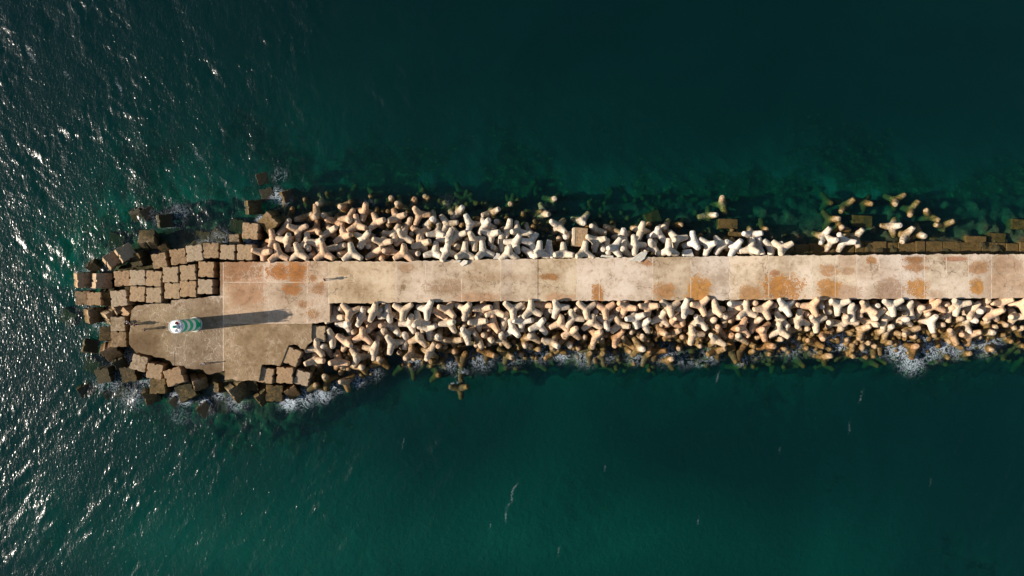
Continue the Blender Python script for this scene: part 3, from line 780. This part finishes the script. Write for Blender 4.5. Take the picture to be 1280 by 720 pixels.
# ---------------------------------------------------------------- beacon
M['white'] = plain('white_paint', (.80, .80, .78), .5, .05, 3)
M['green'] = plain('green_paint', (.01, .40, .17), .45, .12, 2)
M['red'] = plain('red_paint', (.45, .05, .03), .5, .1, 3)
M['steel'] = plain('galvanised_steel', (.35, .36, .36), .45, .1, 6, .6)
M['glass'] = plain('lantern_glass', (.05, .35, .22), .1, .05, 3)
M['panel'] = plain('solar_cell', (.03, .05, .09), .2, .1, 6)
t = NT('green_white_bands'); ob = t.n('TexCoord').outputs['Object']; sp = t.n('SeparateXYZ'); t.link(ob, sp.inputs[0])
gn, wh = (.008, .56, .26), (.88, .89, .88)
nz = t.noise(ob, 1.8, 5, .65); zz = t.math('DIVIDE', t.math('ADD', sp.outputs[2], t.math('MULTIPLY', t.math('SUBTRACT', nz, .5), .05)), 7.1)
c = t.ramp(zz, [(0, wh), (.10, gn), (.30, wh), (.455, gn), (.63, wh), (.77, gn), (.935, wh)], 'CONSTANT')
c = t.mix(1.0, c, t.ramp(t.noise(ob, 3.0, 6, .7), [(.25, .75), (.6, 1.05)]), 'MULTIPLY')
t.bsdf(c, .5, nz, .01, .3); M['bands'] = t.m
base = at(243.7, 405.6, DECK)
bea = bpy.data.objects.new('beacon_tower', None); col.objects.link(bea); bea.location = base; bea.scale = (1, 1, .93)
tag(bea, 'green and white striped harbour beacon tower standing on the round platform', 'beacon')
bm = bmesh.new(); lathe(bm, [(1.38, 0), (1.38, .16), (1.33, .2)], 40); link_mesh('plinth', bm, M['slab'], bea)
bm = bmesh.new(); lathe(bm, [(1.17, .2)] + [(1.17 - .09 * k / 12, .2 + 6.9 * k / 12) for k in range(1, 13)], 48)
tw = link_mesh('tower_wall', bm, M['bands'], bea); smooth_shade(tw.data)
for p in tw.data.polygons:
    if len(p.vertices) > 4: p.use_smooth = False
bm = bmesh.new(); box(bm, .06, .8, 1.9, Matrix.Translation((1.19, 0, 1.2))); bmesh.ops.bevel(bm, geom=bm.edges[:], offset=.015, affect='EDGES'); door = link_mesh('door', bm, M['green'], bea)
bm = bmesh.new(); tube(bm, (1.25, .28, 1.15), (1.25, .28, 1.3), .02); link_mesh('handle', bm, M['steel'], door)
bm = bmesh.new(); lathe(bm, [(1.08, 7.1), (1.18, 7.2), (1.18, 7.33), (1.15, 7.36)], 40); gal = link_mesh('gallery', bm, M['white'], bea)
bm = bmesh.new()
for i in range(12):
    a = 2 * math.pi * i / 12; p = Vector((1.12 * math.cos(a), 1.12 * math.sin(a), 0)); tube(bm, p + Vector((0, 0, 7.37)), p + Vector((0, 0, 8.2)), .03)
    a2 = 2 * math.pi * (i + 1) / 12; p2 = Vector((1.12 * math.cos(a2), 1.12 * math.sin(a2), 0))
    for z in (7.8, 8.2): tube(bm, p + Vector((0, 0, z)), p2 + Vector((0, 0, z)), .03)
link_mesh('railing', bm, M['white'], bea)
for i in range(6):
    a = 2 * math.pi * (i + .3) / 6; p = Matrix.Translation((.70 * math.cos(a), .70 * math.sin(a), 7.62)) @ Matrix.Rotation(a, 4, 'Z')
    bm = bmesh.new(); box(bm, .42, .36, .5, p); bmesh.ops.bevel(bm, geom=bm.edges[:], offset=.06, segments=2, affect='EDGES')
    link_mesh('battery_box', bm, M['white'] if i != 1 else M['red'], bea)
bm = bmesh.new(); lathe(bm, [(.42, 7.38), (.42, 8.1), (.5, 8.15), (.5, 8.22)], 20); ped = link_mesh('pedestal', bm, M['white'], bea)
bm = bmesh.new(); lathe(bm, [(.2, 8.22), (.24, 8.3), (.24, 8.62), (.12, 8.76), (.03, 8.82)], 20); link_mesh('lantern', bm, M['glass'], bea)
bm = bmesh.new(); q = Matrix.Translation((-.35, .52, 8.05)) @ Matrix.Rotation(math.radians(-22), 4, 'Y'); box(bm, .75, .5, .04, q); sp_ = link_mesh('solar_panel', bm, M['glass'], bea)
bm = bmesh.new(); tube(bm, (-.35, .52, 7.37), (-.35, .52, 8.03), .03); link_mesh('bracket', bm, M['steel'], sp_)
bm = bmesh.new()
for s in (-.2, .2): tube(bm, (s * .6 + .55, 1.27 - abs(s) * .2, .2), (s * .6 + .55, 1.16 - abs(s) * .2, 7.5), .025)
for k in range(22): tube(bm, (.43, 1.25 - .1 * k / 22, .4 + k * .3), (.67, 1.25 - .1 * k / 22, .4 + k * .3), .018)
link_mesh('ladder', bm, M['steel'], bea)

# ---------------------------------------------------------------- people
def skin_mesh(J, E, root=0, sub=1):
    me = bpy.data.meshes.new('b'); me.from_pydata([j[0] for j in J], E, []); o = bpy.data.objects.new('b', me); col.objects.link(o)
    m = o.modifiers.new('s', 'SKIN'); m.use_smooth_shade = True; m.branch_smoothing = .4
    for i, d in enumerate(me.skin_vertices[0].data):
        r = J[i][1]; d.radius = (r, r) if not isinstance(r, tuple) else r; d.use_root = (i == root)
    ss = o.modifiers.new('u', 'SUBSURF'); ss.levels = sub; ss.render_levels = sub
    me2 = bpy.data.meshes.new_from_object(o.evaluated_get(bpy.context.evaluated_depsgraph_get()))
    bpy.data.objects.remove(o); bpy.data.meshes.remove(me); return me2
M['skin'] = plain('skin', (.42, .25, .17), .6, .05); M['navy'] = plain('navy_cloth', (.012, .016, .06), .9, .2); M['black'] = plain('black_cloth', (.015, .014, .016), .9, .2)
M['wcloth'] = plain('white_cloth', (.72, .72, .74), .9, .05); M['hair'] = plain('dark_hair', (.025, .017, .012), .7, .2); M['jean'] = plain('blue_denim', (.04, .06, .13), .9, .2); M['grey'] = plain('grey_cloth', (.16, .15, .17), .9, .1)
def person(px, py, face, top, bot, lab, pose='stand', stride=.12, z=DECK):
    root = bpy.data.objects.new('person', None); col.objects.link(root); root.location = at(px, py, z); root.rotation_euler.z = math.radians(face)
    tag(root, lab, 'person', 'people on the round head' if px < 300 else 'people on the walkway')
    sit = pose == 'sit'; hz = .46 if sit else .93     # +x is forward
    if sit: root.location.z -= .32
    pel = (0, 0, hz); che = (.05 if sit else .02, 0, hz + .42); nek = (.07 if sit else .03, 0, hz + .57); hd = (.09 if sit else .05, 0, hz + .72)
    def leg(s):
        if sit: return [(.06, s * .1, hz), (.46, s * .12, hz + .03), (.50, s * .12, .08), (.62, s * .13, .04)]
        return [(0, s * .1, hz - .04), (s * stride * .5 + .04, s * .11, .5), (s * stride, s * .11, .09), (s * stride + .14, s * .12, .04)]
    def arm(s): return [(nek[0] - .02, s * .19, hz + .50), (.0 + (.1 if sit else -s * stride * .4), s * .25, hz + .24), (.30 if sit else .08 - s * stride * .8, s * .20, hz + (.10 if sit else .02))]
    J = [(pel, (.15, .11)), ((0.02, 0, hz + .2), (.13, .10)), (che, (.16, .11)), (nek, .055), ((hd[0], 0, hd[2] - .04), .085), ((hd[0], 0, hd[2] + .08), .075)]
    E = [(0, 1), (1, 2), (2, 3), (3, 4), (4, 5)]
    for s in (-1, 1):
        L = leg(s); n = len(J); J += [(L[0], .085), (L[1], .06), (L[2], .042), (L[3], .038)]; E += [(0, n), (n, n + 1), (n + 1, n + 2), (n + 2, n + 3)]
        A = arm(s); n = len(J); J += [(A[0], .055), (A[1], .042), (A[2], .03)]; E += [(2, n), (n, n + 1), (n + 1, n + 2)]
        w = Vector(A[2]); d = (w - Vector(A[1])).normalized(); pm = w + d * .06; J.append((tuple(pm), .032)); E.append((n + 2, n + 3))
    me = skin_mesh(J, E)
    bm = bmesh.new(); bm.from_mesh(me)
    for s in (-1, 1):     # five bent fingers on each hand, nose and ears on the head
        A = arm(s); w = Vector(A[2]); d = (w - Vector(A[1])).normalized(); side = d.cross(Vector((0, s, 0))).normalized(); pm = w + d * .075
        for k in range(5):
            o_ = side * (k - 1.8) * .018 if k < 4 else side * -.045; st = pm + o_ if k < 4 else w + d * .03 - side * .02
            l = [.07, .08, .075, .06, .05][k]; mid = st + (d if k < 4 else (d - side * .9).normalized()) * l * .55; en = mid + (d + Vector((0, -s * .5, 0))).normalized() * l * .45
            tube(bm, st, mid, .0085, 6); tube(bm, mid, en, .0075, 6)
        r = bmesh.ops.create_icosphere(bm, subdivisions=1, radius=.022); bmesh.ops.translate(bm, verts=r['verts'], vec=(hd[0] - .01, s * .08, hd[2]))
    r = bmesh.ops.create_icosphere(bm, subdivisions=1, radius=.02); bmesh.ops.translate(bm, verts=r['verts'], vec=(hd[0] + .09, 0, hd[2]))
    bm.to_mesh(me); bm.free(); me.materials.clear(); link_mesh('body', me, M['skin'], root)
    n = lambda v, r: (v, r)
    J = [(( 0, 0, hz + .02), (.17, .13)), ((.02, 0, hz + .2), (.15, .12)), (che, (.18, .13)), ((nek[0], 0, nek[2] - .04), .08)]; E = [(0, 1), (1, 2), (2, 3)]
    for s in (-1, 1):
        A = arm(s); k = len(J); J += [(A[0], .075), (A[1], .062), (tuple(Vector(A[2]) * .92 + Vector(A[1]) * .08), .045)]; E += [(2, k), (k, k + 1), (k + 1, k + 2)]
    me = skin_mesh(J, E); me.materials.clear(); link_mesh('shirt', me, M[top], root)
    J = [((0, 0, hz + .03), (.165, .125)), ((0, 0, hz - .05), (.16, .12))]; E = [(0, 1)]
    for s in (-1, 1):
        L = leg(s); k = len(J); J += [(L[0], .105), (L[1], .08), (L[2], .062)]; E += [(1, k), (k, k + 1), (k + 1, k + 2)]
    me = skin_mesh(J, E); me.materials.clear(); link_mesh('trousers', me, M[bot], root)
    for s in (-1, 1):
        L = leg(s); bm = bmesh.new(); r = bmesh.ops.create_icosphere(bm, subdivisions=2, radius=1)
        bmesh.ops.transform(bm, matrix=Matrix.Translation((L[2][0] + .06, L[2][1], .045)) @ Matrix.Diagonal((.14, .05, .045, 1)), verts=r['verts']); link_mesh('shoe', bm, M['black'], root)
    bm = bmesh.new(); r = bmesh.ops.create_icosphere(bm, subdivisions=3, radius=1)
    bmesh.ops.transform(bm, matrix=Matrix.Translation((hd[0] - .02, 0, hd[2] + .035)) @ Matrix.Diagonal((.105, .095, .105, 1)), verts=r['verts'])
    bmesh.ops.delete(bm, geom=[v for v in bm.verts if v.co.z < hd[2] + .03 and v.co.x > hd[0] + .02], context='VERTS'); h = link_mesh('hair', bm, M['hair'], root); smooth_shade(h.data)
    for s in (-1, 1):
        bm = bmesh.new(); r = bmesh.ops.create_icosphere(bm, subdivisions=1, radius=.011); bmesh.ops.translate(bm, verts=r['verts'], vec=(hd[0] + .078, s * .03, hd[2] + .015)); link_mesh('eye', bm, M['black'], root)
person(185, 411.4, 175, 'black', 'grey', 'person in dark clothes standing nearest the beacon, long shadow on concrete')
person(172.5, 405.5, 160, 'navy', 'navy', 'person dressed all in navy at the left edge of the platform')
person(168, 404.6, 200, 'navy', 'black', 'person in navy top and black trousers beside the person in white')
person(161, 402.6, 185, 'wcloth', 'jean', 'person in white shirt sitting on the platform edge', 'sit', z=DECK)
person(255.8, 454.6, 90, 'wcloth', 'wcloth', 'person in white standing alone near the bottom edge of the platform')
person(407.5, 349.6, 8, 'black', 'black', 'person in dark clothes walking along the walkway', stride=.28)

# ---------------------------------------------------------------- rubble core, seabed
def polydist(X, Y, P):
    d = np.full(X.shape, 1e9); ins = np.zeros(X.shape, bool)
    for (x1, y1), (x2, y2) in zip(P, P[1:] + P[:1]):
        ex, ey = x2 - x1, y2 - y1; t = np.clip(((X - x1) * ex + (Y - y1) * ey) / (ex * ex + ey * ey + 1e-9), 0, 1)
        d = np.minimum(d, np.hypot(X - x1 - t * ex, Y - y1 - t * ey))
        c = ((y1 > Y) != (y2 > Y)) & (X < (x2 - x1) * (Y - y1) / (y2 - y1 + 1e-12) + x1); ins ^= c
    return np.where(ins, -d, d)
HEAD = [(275, 330), (1700, 320), (1700, 370), (412, 377), (408, 402), (388, 425), (375, 440), (350, 455), (320, 474), (280, 470), (225, 456), (170, 438), (160, 400), (150, 375), (150, 345), (200, 332), (230, 325)]
HP = [((x - 640) * S, (360 - y) * S) for x, y in HEAD]
def grid_mesh(name, xs, ys, zf, mat, extra=None):
    X, Y = np.meshgrid(xs, ys, indexing='ij'); Z, at_ = zf(X, Y)
    V = np.stack([X, Y, Z], -1).reshape(-1, 3); n, m = len(xs), len(ys)
    I = np.arange(n * m).reshape(n, m)
    F = np.stack([I[:-1, :-1], I[1:, :-1], I[1:, 1:], I[:-1, 1:]], -1).reshape(-1, 4)
    me = bpy.data.meshes.new(name); me.vertices.add(len(V)); me.vertices.foreach_set('co', V.astype('f').ravel())
    me.loops.add(F.size); me.loops.foreach_set('vertex_index', F.ravel().astype('i'))
    me.polygons.add(len(F)); me.polygons.foreach_set('loop_start', np.arange(0, F.size, 4, dtype='i')); me.polygons.foreach_set('loop_total', np.full(len(F), 4, 'i'))
    me.update(calc_edges=True); smooth_shade(me)
    for k, v in at_.items(): fattr(me, k, v.ravel())
    return me
def fnoise(X, Y, seed, wl, n=14):
    r = np.random.RandomState(seed); out = np.zeros_like(X)
    for _ in range(n):
        a = r.uniform(0, 2 * math.pi); k = 2 * math.pi / (wl * r.uniform(.6, 1.8)); out += np.sin(k * (X * math.cos(a) + Y * math.sin(a)) + r.uniform(0, 6.28))
    return out / math.sqrt(n / 2)
def mound(X, Y):
    d = polydist(X, Y, HP)
    z = 1.1 - .42 * np.maximum(d, 0) + .35 * fnoise(X, Y, 3, 3.5) + .22 * fnoise(X, Y, 4, 1.6)
    z = np.where(d < -1, -1.0, np.minimum(z, 1.7)); z -= np.maximum(d - 11, 0) * .5
    return z, {}
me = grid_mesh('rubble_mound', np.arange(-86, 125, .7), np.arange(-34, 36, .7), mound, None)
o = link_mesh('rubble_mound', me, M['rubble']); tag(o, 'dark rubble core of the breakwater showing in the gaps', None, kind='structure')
SHOAL = [(150, 700, 260, 5.2), (640, 710, 330, 5.0), (470, 610, 90, .8), (400, 730, 260, 2.0), (1080, 730, 330, 4.6), (1190, 262, 46, 1.6), (985, 275, 40, 1.2), (560, 70, 240, 1.2), (60, 300, 160, .9), (800, 215, 120, .5), (1150, 220, 100, .6)]
def bed(X, Y):
    d = np.maximum(polydist(X, Y, HP), 0); px, py = X / S + 640, 360 - Y / S
    up = Y > 0
    deep = np.where(up, 5.0 + 8.5 * (1 - np.exp(-np.maximum(d - 14, 0) / 20)), 6.5 + 5 * (1 - np.exp(-np.maximum(d - 12, 0) / 12)))
    z = -deep
    for sx, sy, r, h in SHOAL: z = z + h * np.exp(-(((px - sx) / r) ** 2 + ((py - sy) / (r * .42)) ** 2))
    rk = np.where(up, 1.25 - (d - 8) / 22, 1.3 - (d - 9) / 10); rk = np.clip(rk, 0, 1) * .62
    rk += .14 * fnoise(X, Y, 21, 30)
    z = z + .32 * np.clip(rk, 0, 1) * fnoise(X, Y, 11, 4.5) + .18 * np.clip(rk, 0, 1) * fnoise(X, Y, 12, 2.0)
    return np.minimum(z, -1.2), {'rock': np.clip(rk, 0, 1)}
def spread(a, b, st, far=2500):
    c = list(np.arange(a, b + st, st)); w = st
    lo = [c[0]]; 
    while lo[0] > -far: w *= 1.35; lo.insert(0, lo[0] - w)
    w = st; hi = [c[-1]]
    while hi[-1] < far: w *= 1.35; hi.append(hi[-1] + w)
    return np.array(lo[:-1] + c + hi[1:])
me = grid_mesh('seabed', spread(-105, 105, .8, 2600), spread(-62, 62, .8, 2600), bed, None)
o = link_mesh('seabed', me, M['seabed']); tag(o, kind='structure')

# ---------------------------------------------------------------- sea
FOAM = [(140, 452, 13, .8), (122, 428, 10, .8), (112, 408, 12, .7), (98, 380, 6, .6), (100, 345, 6, .7), (150, 462, 9, 1), (165, 478, 12, .7), (120, 480, 16, .7), (208, 500, 8, 1), (219, 505, 8, 1), (244, 508, 7, 1.1), (262, 498, 8, .8), (270, 482, 4, 1), (285, 507, 14, .7), (150, 500, 20, .55),
 (352, 506, 12, 1.15), (372, 503, 14, .8), (395, 497, 12, .9), (412, 486, 12, .7), (440, 478, 12, .7), (462, 470, 12, .55), (512, 451, 13, .7), (540, 448, 12, .5), (566, 486, 5, 1.2), (575, 470, 10, .6), (560, 460, 12, .6), (600, 452, 18, .65), (640, 447, 16, .6), (676, 442, 16, .7), (705, 446, 12, .75), (733, 445, 18, .7), (765, 448, 10, .6),
 (800, 447, 14, .65), (838, 446, 16, .7), (860, 452, 14, .5), (898, 446, 12, .75), (935, 453, 9, .75), (1000, 436, 18, .6), (1050, 420, 12, 1.0), (1064, 430, 14, 1.0), (1085, 436, 12, .95), (1092, 424, 10, 1.1), (1122, 424, 14, 1.1), (1140, 440, 16, 1.0), (1155, 456, 16, .95), (1180, 440, 16, .9), (1166, 424, 12, .8), (1195, 436, 10, 1), (1232, 428, 14, .9), (1250, 436, 14, .8), (1260, 424, 16, .75), (1212, 442, 12, .7), (1030, 438, 12, .6),
 (300, 300, 7, 1.15), (316, 272, 6, 1), (306, 290, 6, .8), (335, 240, 10, .85), (346, 246, 8, .8), (246, 306, 14, .6), (262, 296, 18, .45), (210, 262, 16, .5), (186, 272, 12, .5), (340, 215, 12, .5), (455, 253, 12, .35), (560, 250, 16, .3), (680, 262, 14, .3), (200, 280, 12, .5), (125, 318, 12, .5)]
def sea(X, Y):
    px, py = X / S + 640, 360 - Y / S
    up = 1 / (1 + np.exp((py - 400) / 40.0))
    r = np.random.RandomState(44); Z = np.zeros_like(X)
    left = np.clip((760 - px) / 640, 0, 1) ** 1.1
    chop = .66 + .36 * left + .22 * np.clip((py - 440) / 120, 0, 1)
    chop = np.where((py < 330) & (px > 340), chop * np.interp(px, [340, 420, 1280], [1, .62, .5]), chop)
    chop = chop * np.interp(py, [60, 240, 330, 420, 470], [1.25, 1.15, 1, 1, .80])
    patch = .72 + .30 * fnoise(X, Y, 77, 17) + .22 * fnoise(X, Y, 78, 6)
    for i in range(64):
        wl = 0.95 * (16 ** (i / 63.0)); k = 2 * math.pi / wl
        sl = .0235 * (.30 + .70 * min(1, 2.2 / wl))
        amp = sl / k
        for w, th in ((up, math.radians(28)), (1 - up, math.radians(-30))):
            a = th + r.normal(0, .75 if wl < 3 else .42); ph = k * (X * math.cos(a) + Y * math.sin(a)) + r.uniform(0, 6.28)
            Z += amp * w * (np.sin(ph) + .25 * np.sin(2 * ph))
    far = np.exp(-np.maximum(np.maximum(np.abs(X) - 101, np.abs(Y) - 60), 0) / 8)
    Z = Z * chop * np.clip(patch, .25, 1.5) * far
    fo = np.zeros_like(X)
    for fx, fy, fr, a in FOAM: fo = np.maximum(fo, a * .80 * np.exp(-(((px - fx) ** 2 + ((py - fy) * 1.15) ** 2) / (fr * 1.3) ** 2)))
    d = polydist(X, Y, HP); nf_ = fnoise(X, Y, 91, 9)
    ring = np.where(px > 430, np.exp(-((d - 10.3 - .8 * nf_) / 1.6) ** 2) * (py > 400), np.exp(-((d - 9.0 - 1.2 * nf_) / 2.0) ** 2) * np.where(px < 330, 1, (py > 400)))
    fo = np.maximum(fo, ring * (.11 + .16 * fnoise(X, Y, 92, 14)))
    for fx, fy, L, W, sl_, a_ in [(640, 628, 26, 2.2, .35, .42), (632, 655, 12, 2, .3, .4), (612, 668, 8, 2, .3, .35), (905, 475, 12, 2, .6, .36), (1090, 500, 14, 2, .5, .36), (1075, 540, 12, 2, .3, .34), (500, 560, 12, 2, .5, .3),
            (760, 590, 10, 2, .4, .3), (700, 700, 12, 2, .4, .32), (880, 660, 10, 2, .4, .3), (133, 100, 16, 2.5, -.3, .5), (66, 85, 12, 3, -.4, .42), (236, 190, 14, 5, -.5, .36), (20, 60, 18, 3, -.4, .4), (1180, 610, 10, 2, .4, .3), (985, 570, 9, 2, .4, .3)]:
        ux, uy = sl_ / math.hypot(sl_, 1), -1 / math.hypot(sl_, 1)
        p_ = (px - fx) * ux + (py - fy) * uy; q_ = -(px - fx) * uy + (py - fy) * ux + 1.5 * np.sin(p_ / 4)
        fo = np.maximum(fo, a_ * np.exp(-(p_ / L) ** 2 - (q_ / W) ** 2))
    return Z, {'foam': fo, 'chop': chop}
xs, ys = spread(-100, 100, .27), spread(-58, 58, .27)
me = grid_mesh('sea', xs, ys, sea, None)
bm = bmesh.new(); bm.from_mesh(me)
be = [e for e in bm.edges if e.is_boundary]
ext = bmesh.ops.extrude_edge_only(bm, edges=be)
for g in ext['geom']:
    if isinstance(g, bmesh.types.BMVert): g.co.z = -40
be = [e for e in bm.edges if e.is_boundary]
bmesh.ops.holes_fill(bm, edges=be, sides=0)
bmesh.ops.recalc_face_normals(bm, faces=bm.faces[:])
bm.to_mesh(me); bm.free(); smooth_shade(me)
t = NT('sea_water'); P = t.pos()
mp = t.n('Mapping'); mp.inputs['Scale'].default_value = (1.0, .55, 1); t.link(P, mp.inputs[0])
r1 = t.noise(mp.outputs[0], 2.3, 1, .5, .6); r2 = t.noise(mp.outputs[0], 5.2, 1, .5, .3)
chop = t.attr('chop').outputs['Fac']
hgt = t.math('MULTIPLY', t.math('ADD', r1, t.math('MULTIPLY', r2, .30)), t.math('ADD', t.math('MULTIPLY', chop, WAVE_K), .04))
bp = t.n('Bump'); bp.inputs['Strength'].default_value = 1; bp.inputs['Distance'].default_value = WAVE_D; t.link(hgt, bp.inputs['Height'])
gl = t.n('BsdfGlossy'); gl.inputs['Roughness'].default_value = .23; t.link(bp.outputs[0], gl.inputs['Normal'])
tr = t.n('BsdfTransparent'); fr = t.n('Fresnel'); fr.inputs['IOR'].default_value = 1.333; t.link(bp.outputs[0], fr.inputs['Normal'])
ge = t.n('NewGeometry')
mixw = t.n('MixShader'); t.link(t.math('MULTIPLY', fr.outputs[0], t.math('SUBTRACT', 1.0, ge.outputs['Backfacing'])), mixw.inputs[0]); t.link(tr.outputs[0], mixw.inputs[1]); t.link(gl.outputs[0], mixw.inputs[2])
f1 = t.noise(P, .55, 8, .70, 2.2); f2 = t.noise(P, 2.6, 5, .75, 1.5)
def ridge(f): return t.math('SUBTRACT', 1.0, t.math('ABSOLUTE', t.math('SUBTRACT', t.math('MULTIPLY', f, 2.0), 1.0)))
fm = t.math('ADD', t.attr('foam').outputs['Fac'], t.math('ADD', t.math('MULTIPLY', t.math('SUBTRACT', ridge(f1), .87), 3.4), t.math('MULTIPLY', t.math('SUBTRACT', ridge(f2), .86), 2.5)))
fm = t.math('MULTIPLY', t.smooth(fm, .66, 1.40), t.smooth(t.attr('foam').outputs['Fac'], .05, .35))
df = t.n('BsdfDiffuse'); df.inputs['Color'].default_value = (.50, .56, .62, 1)
mf = t.n('MixShader'); t.link(t.math('MULTIPLY', fm, .85), mf.inputs[0]); t.link(mixw.outputs[0], mf.inputs[1]); t.link(df.outputs[0], mf.inputs[2])
t.link(mf.outputs[0], t.out.inputs[0])
va = t.n('VolumeAbsorption'); va.inputs['Color'].default_value = WATER_ABS; va.inputs['Density'].default_value = WATER_AD
vs_ = t.n('VolumeScatter'); vs_.inputs['Color'].default_value = WATER_SC; vs_.inputs['Density'].default_value = WATER_SD
ad = t.n('AddShader'); t.link(va.outputs[0], ad.inputs[0]); t.link(vs_.outputs[0], ad.inputs[1]); t.link(ad.outputs[0], t.out.inputs['Volume'])
t.m.volume_intersection_method = 'FAST' if hasattr(t.m, 'volume_intersection_method') else None
o = link_mesh('sea', me, t.m); tag(o, kind='structure')

# ---------------------------------------------------------------- light, sky, camera
EL, AZ = math.radians(24.2), math.radians(185.9)      # AZ: direction towards the sun, counter-clockwise from +x
to_sun = Vector((math.cos(AZ) * math.cos(EL), math.sin(AZ) * math.cos(EL), math.sin(EL)))
sl = bpy.data.lights.new('sun', 'SUN'); sl.energy = 5.0; sl.angle = math.radians(.53); sl.color = (1.0, .915, .80)
so = bpy.data.objects.new('sun', sl); col.objects.link(so); so.rotation_mode = 'QUATERNION'; so.rotation_quaternion = to_sun.to_track_quat('Z', 'Y'); so.location = to_sun * 300
w = bpy.data.worlds.new('World'); scene.world = w; w.use_nodes = True; nt = w.node_tree
bg = nt.nodes['Background']; sky = nt.nodes.new('ShaderNodeTexSky'); sky.sky_type = 'NISHITA'; sky.sun_disc = False
sky.sun_elevation = EL; sky.sun_rotation = math.pi / 2 - AZ; nt.links.new(sky.outputs[0], bg.inputs[0]); bg.inputs[1].default_value = SKY
cd = bpy.data.cameras.new('camera'); cam = bpy.data.objects.new('camera', cd); col.objects.link(cam); scene.camera = cam
cam.location = (0, 0, HC); cd.sensor_width = 36; cd.lens = 18 / .75 * (1.0); cd.clip_end = 8000; cd.clip_start = 1
# 640 px * S / CAMH = 0.75 = tan of half the horizontal field
scene.view_settings.view_transform = 'Standard'; scene.view_settings.look = 'None'; scene.view_settings.gamma = 1; scene.view_settings.use_curve_mapping = False
scene.view_settings.exposure = EXPO
scene.render.engine = 'CYCLES'
cy = scene.cycles; cy.use_denoising = True; cy.denoiser = 'OPENIMAGEDENOISE'; cy.max_bounces = 6; cy.transparent_max_bounces = 12; cy.volume_bounces = 1; cy.diffuse_bounces = 3; cy.glossy_bounces = 2
cy.sample_clamp_indirect = 3; cy.caustics_reflective = False; cy.caustics_refractive = False
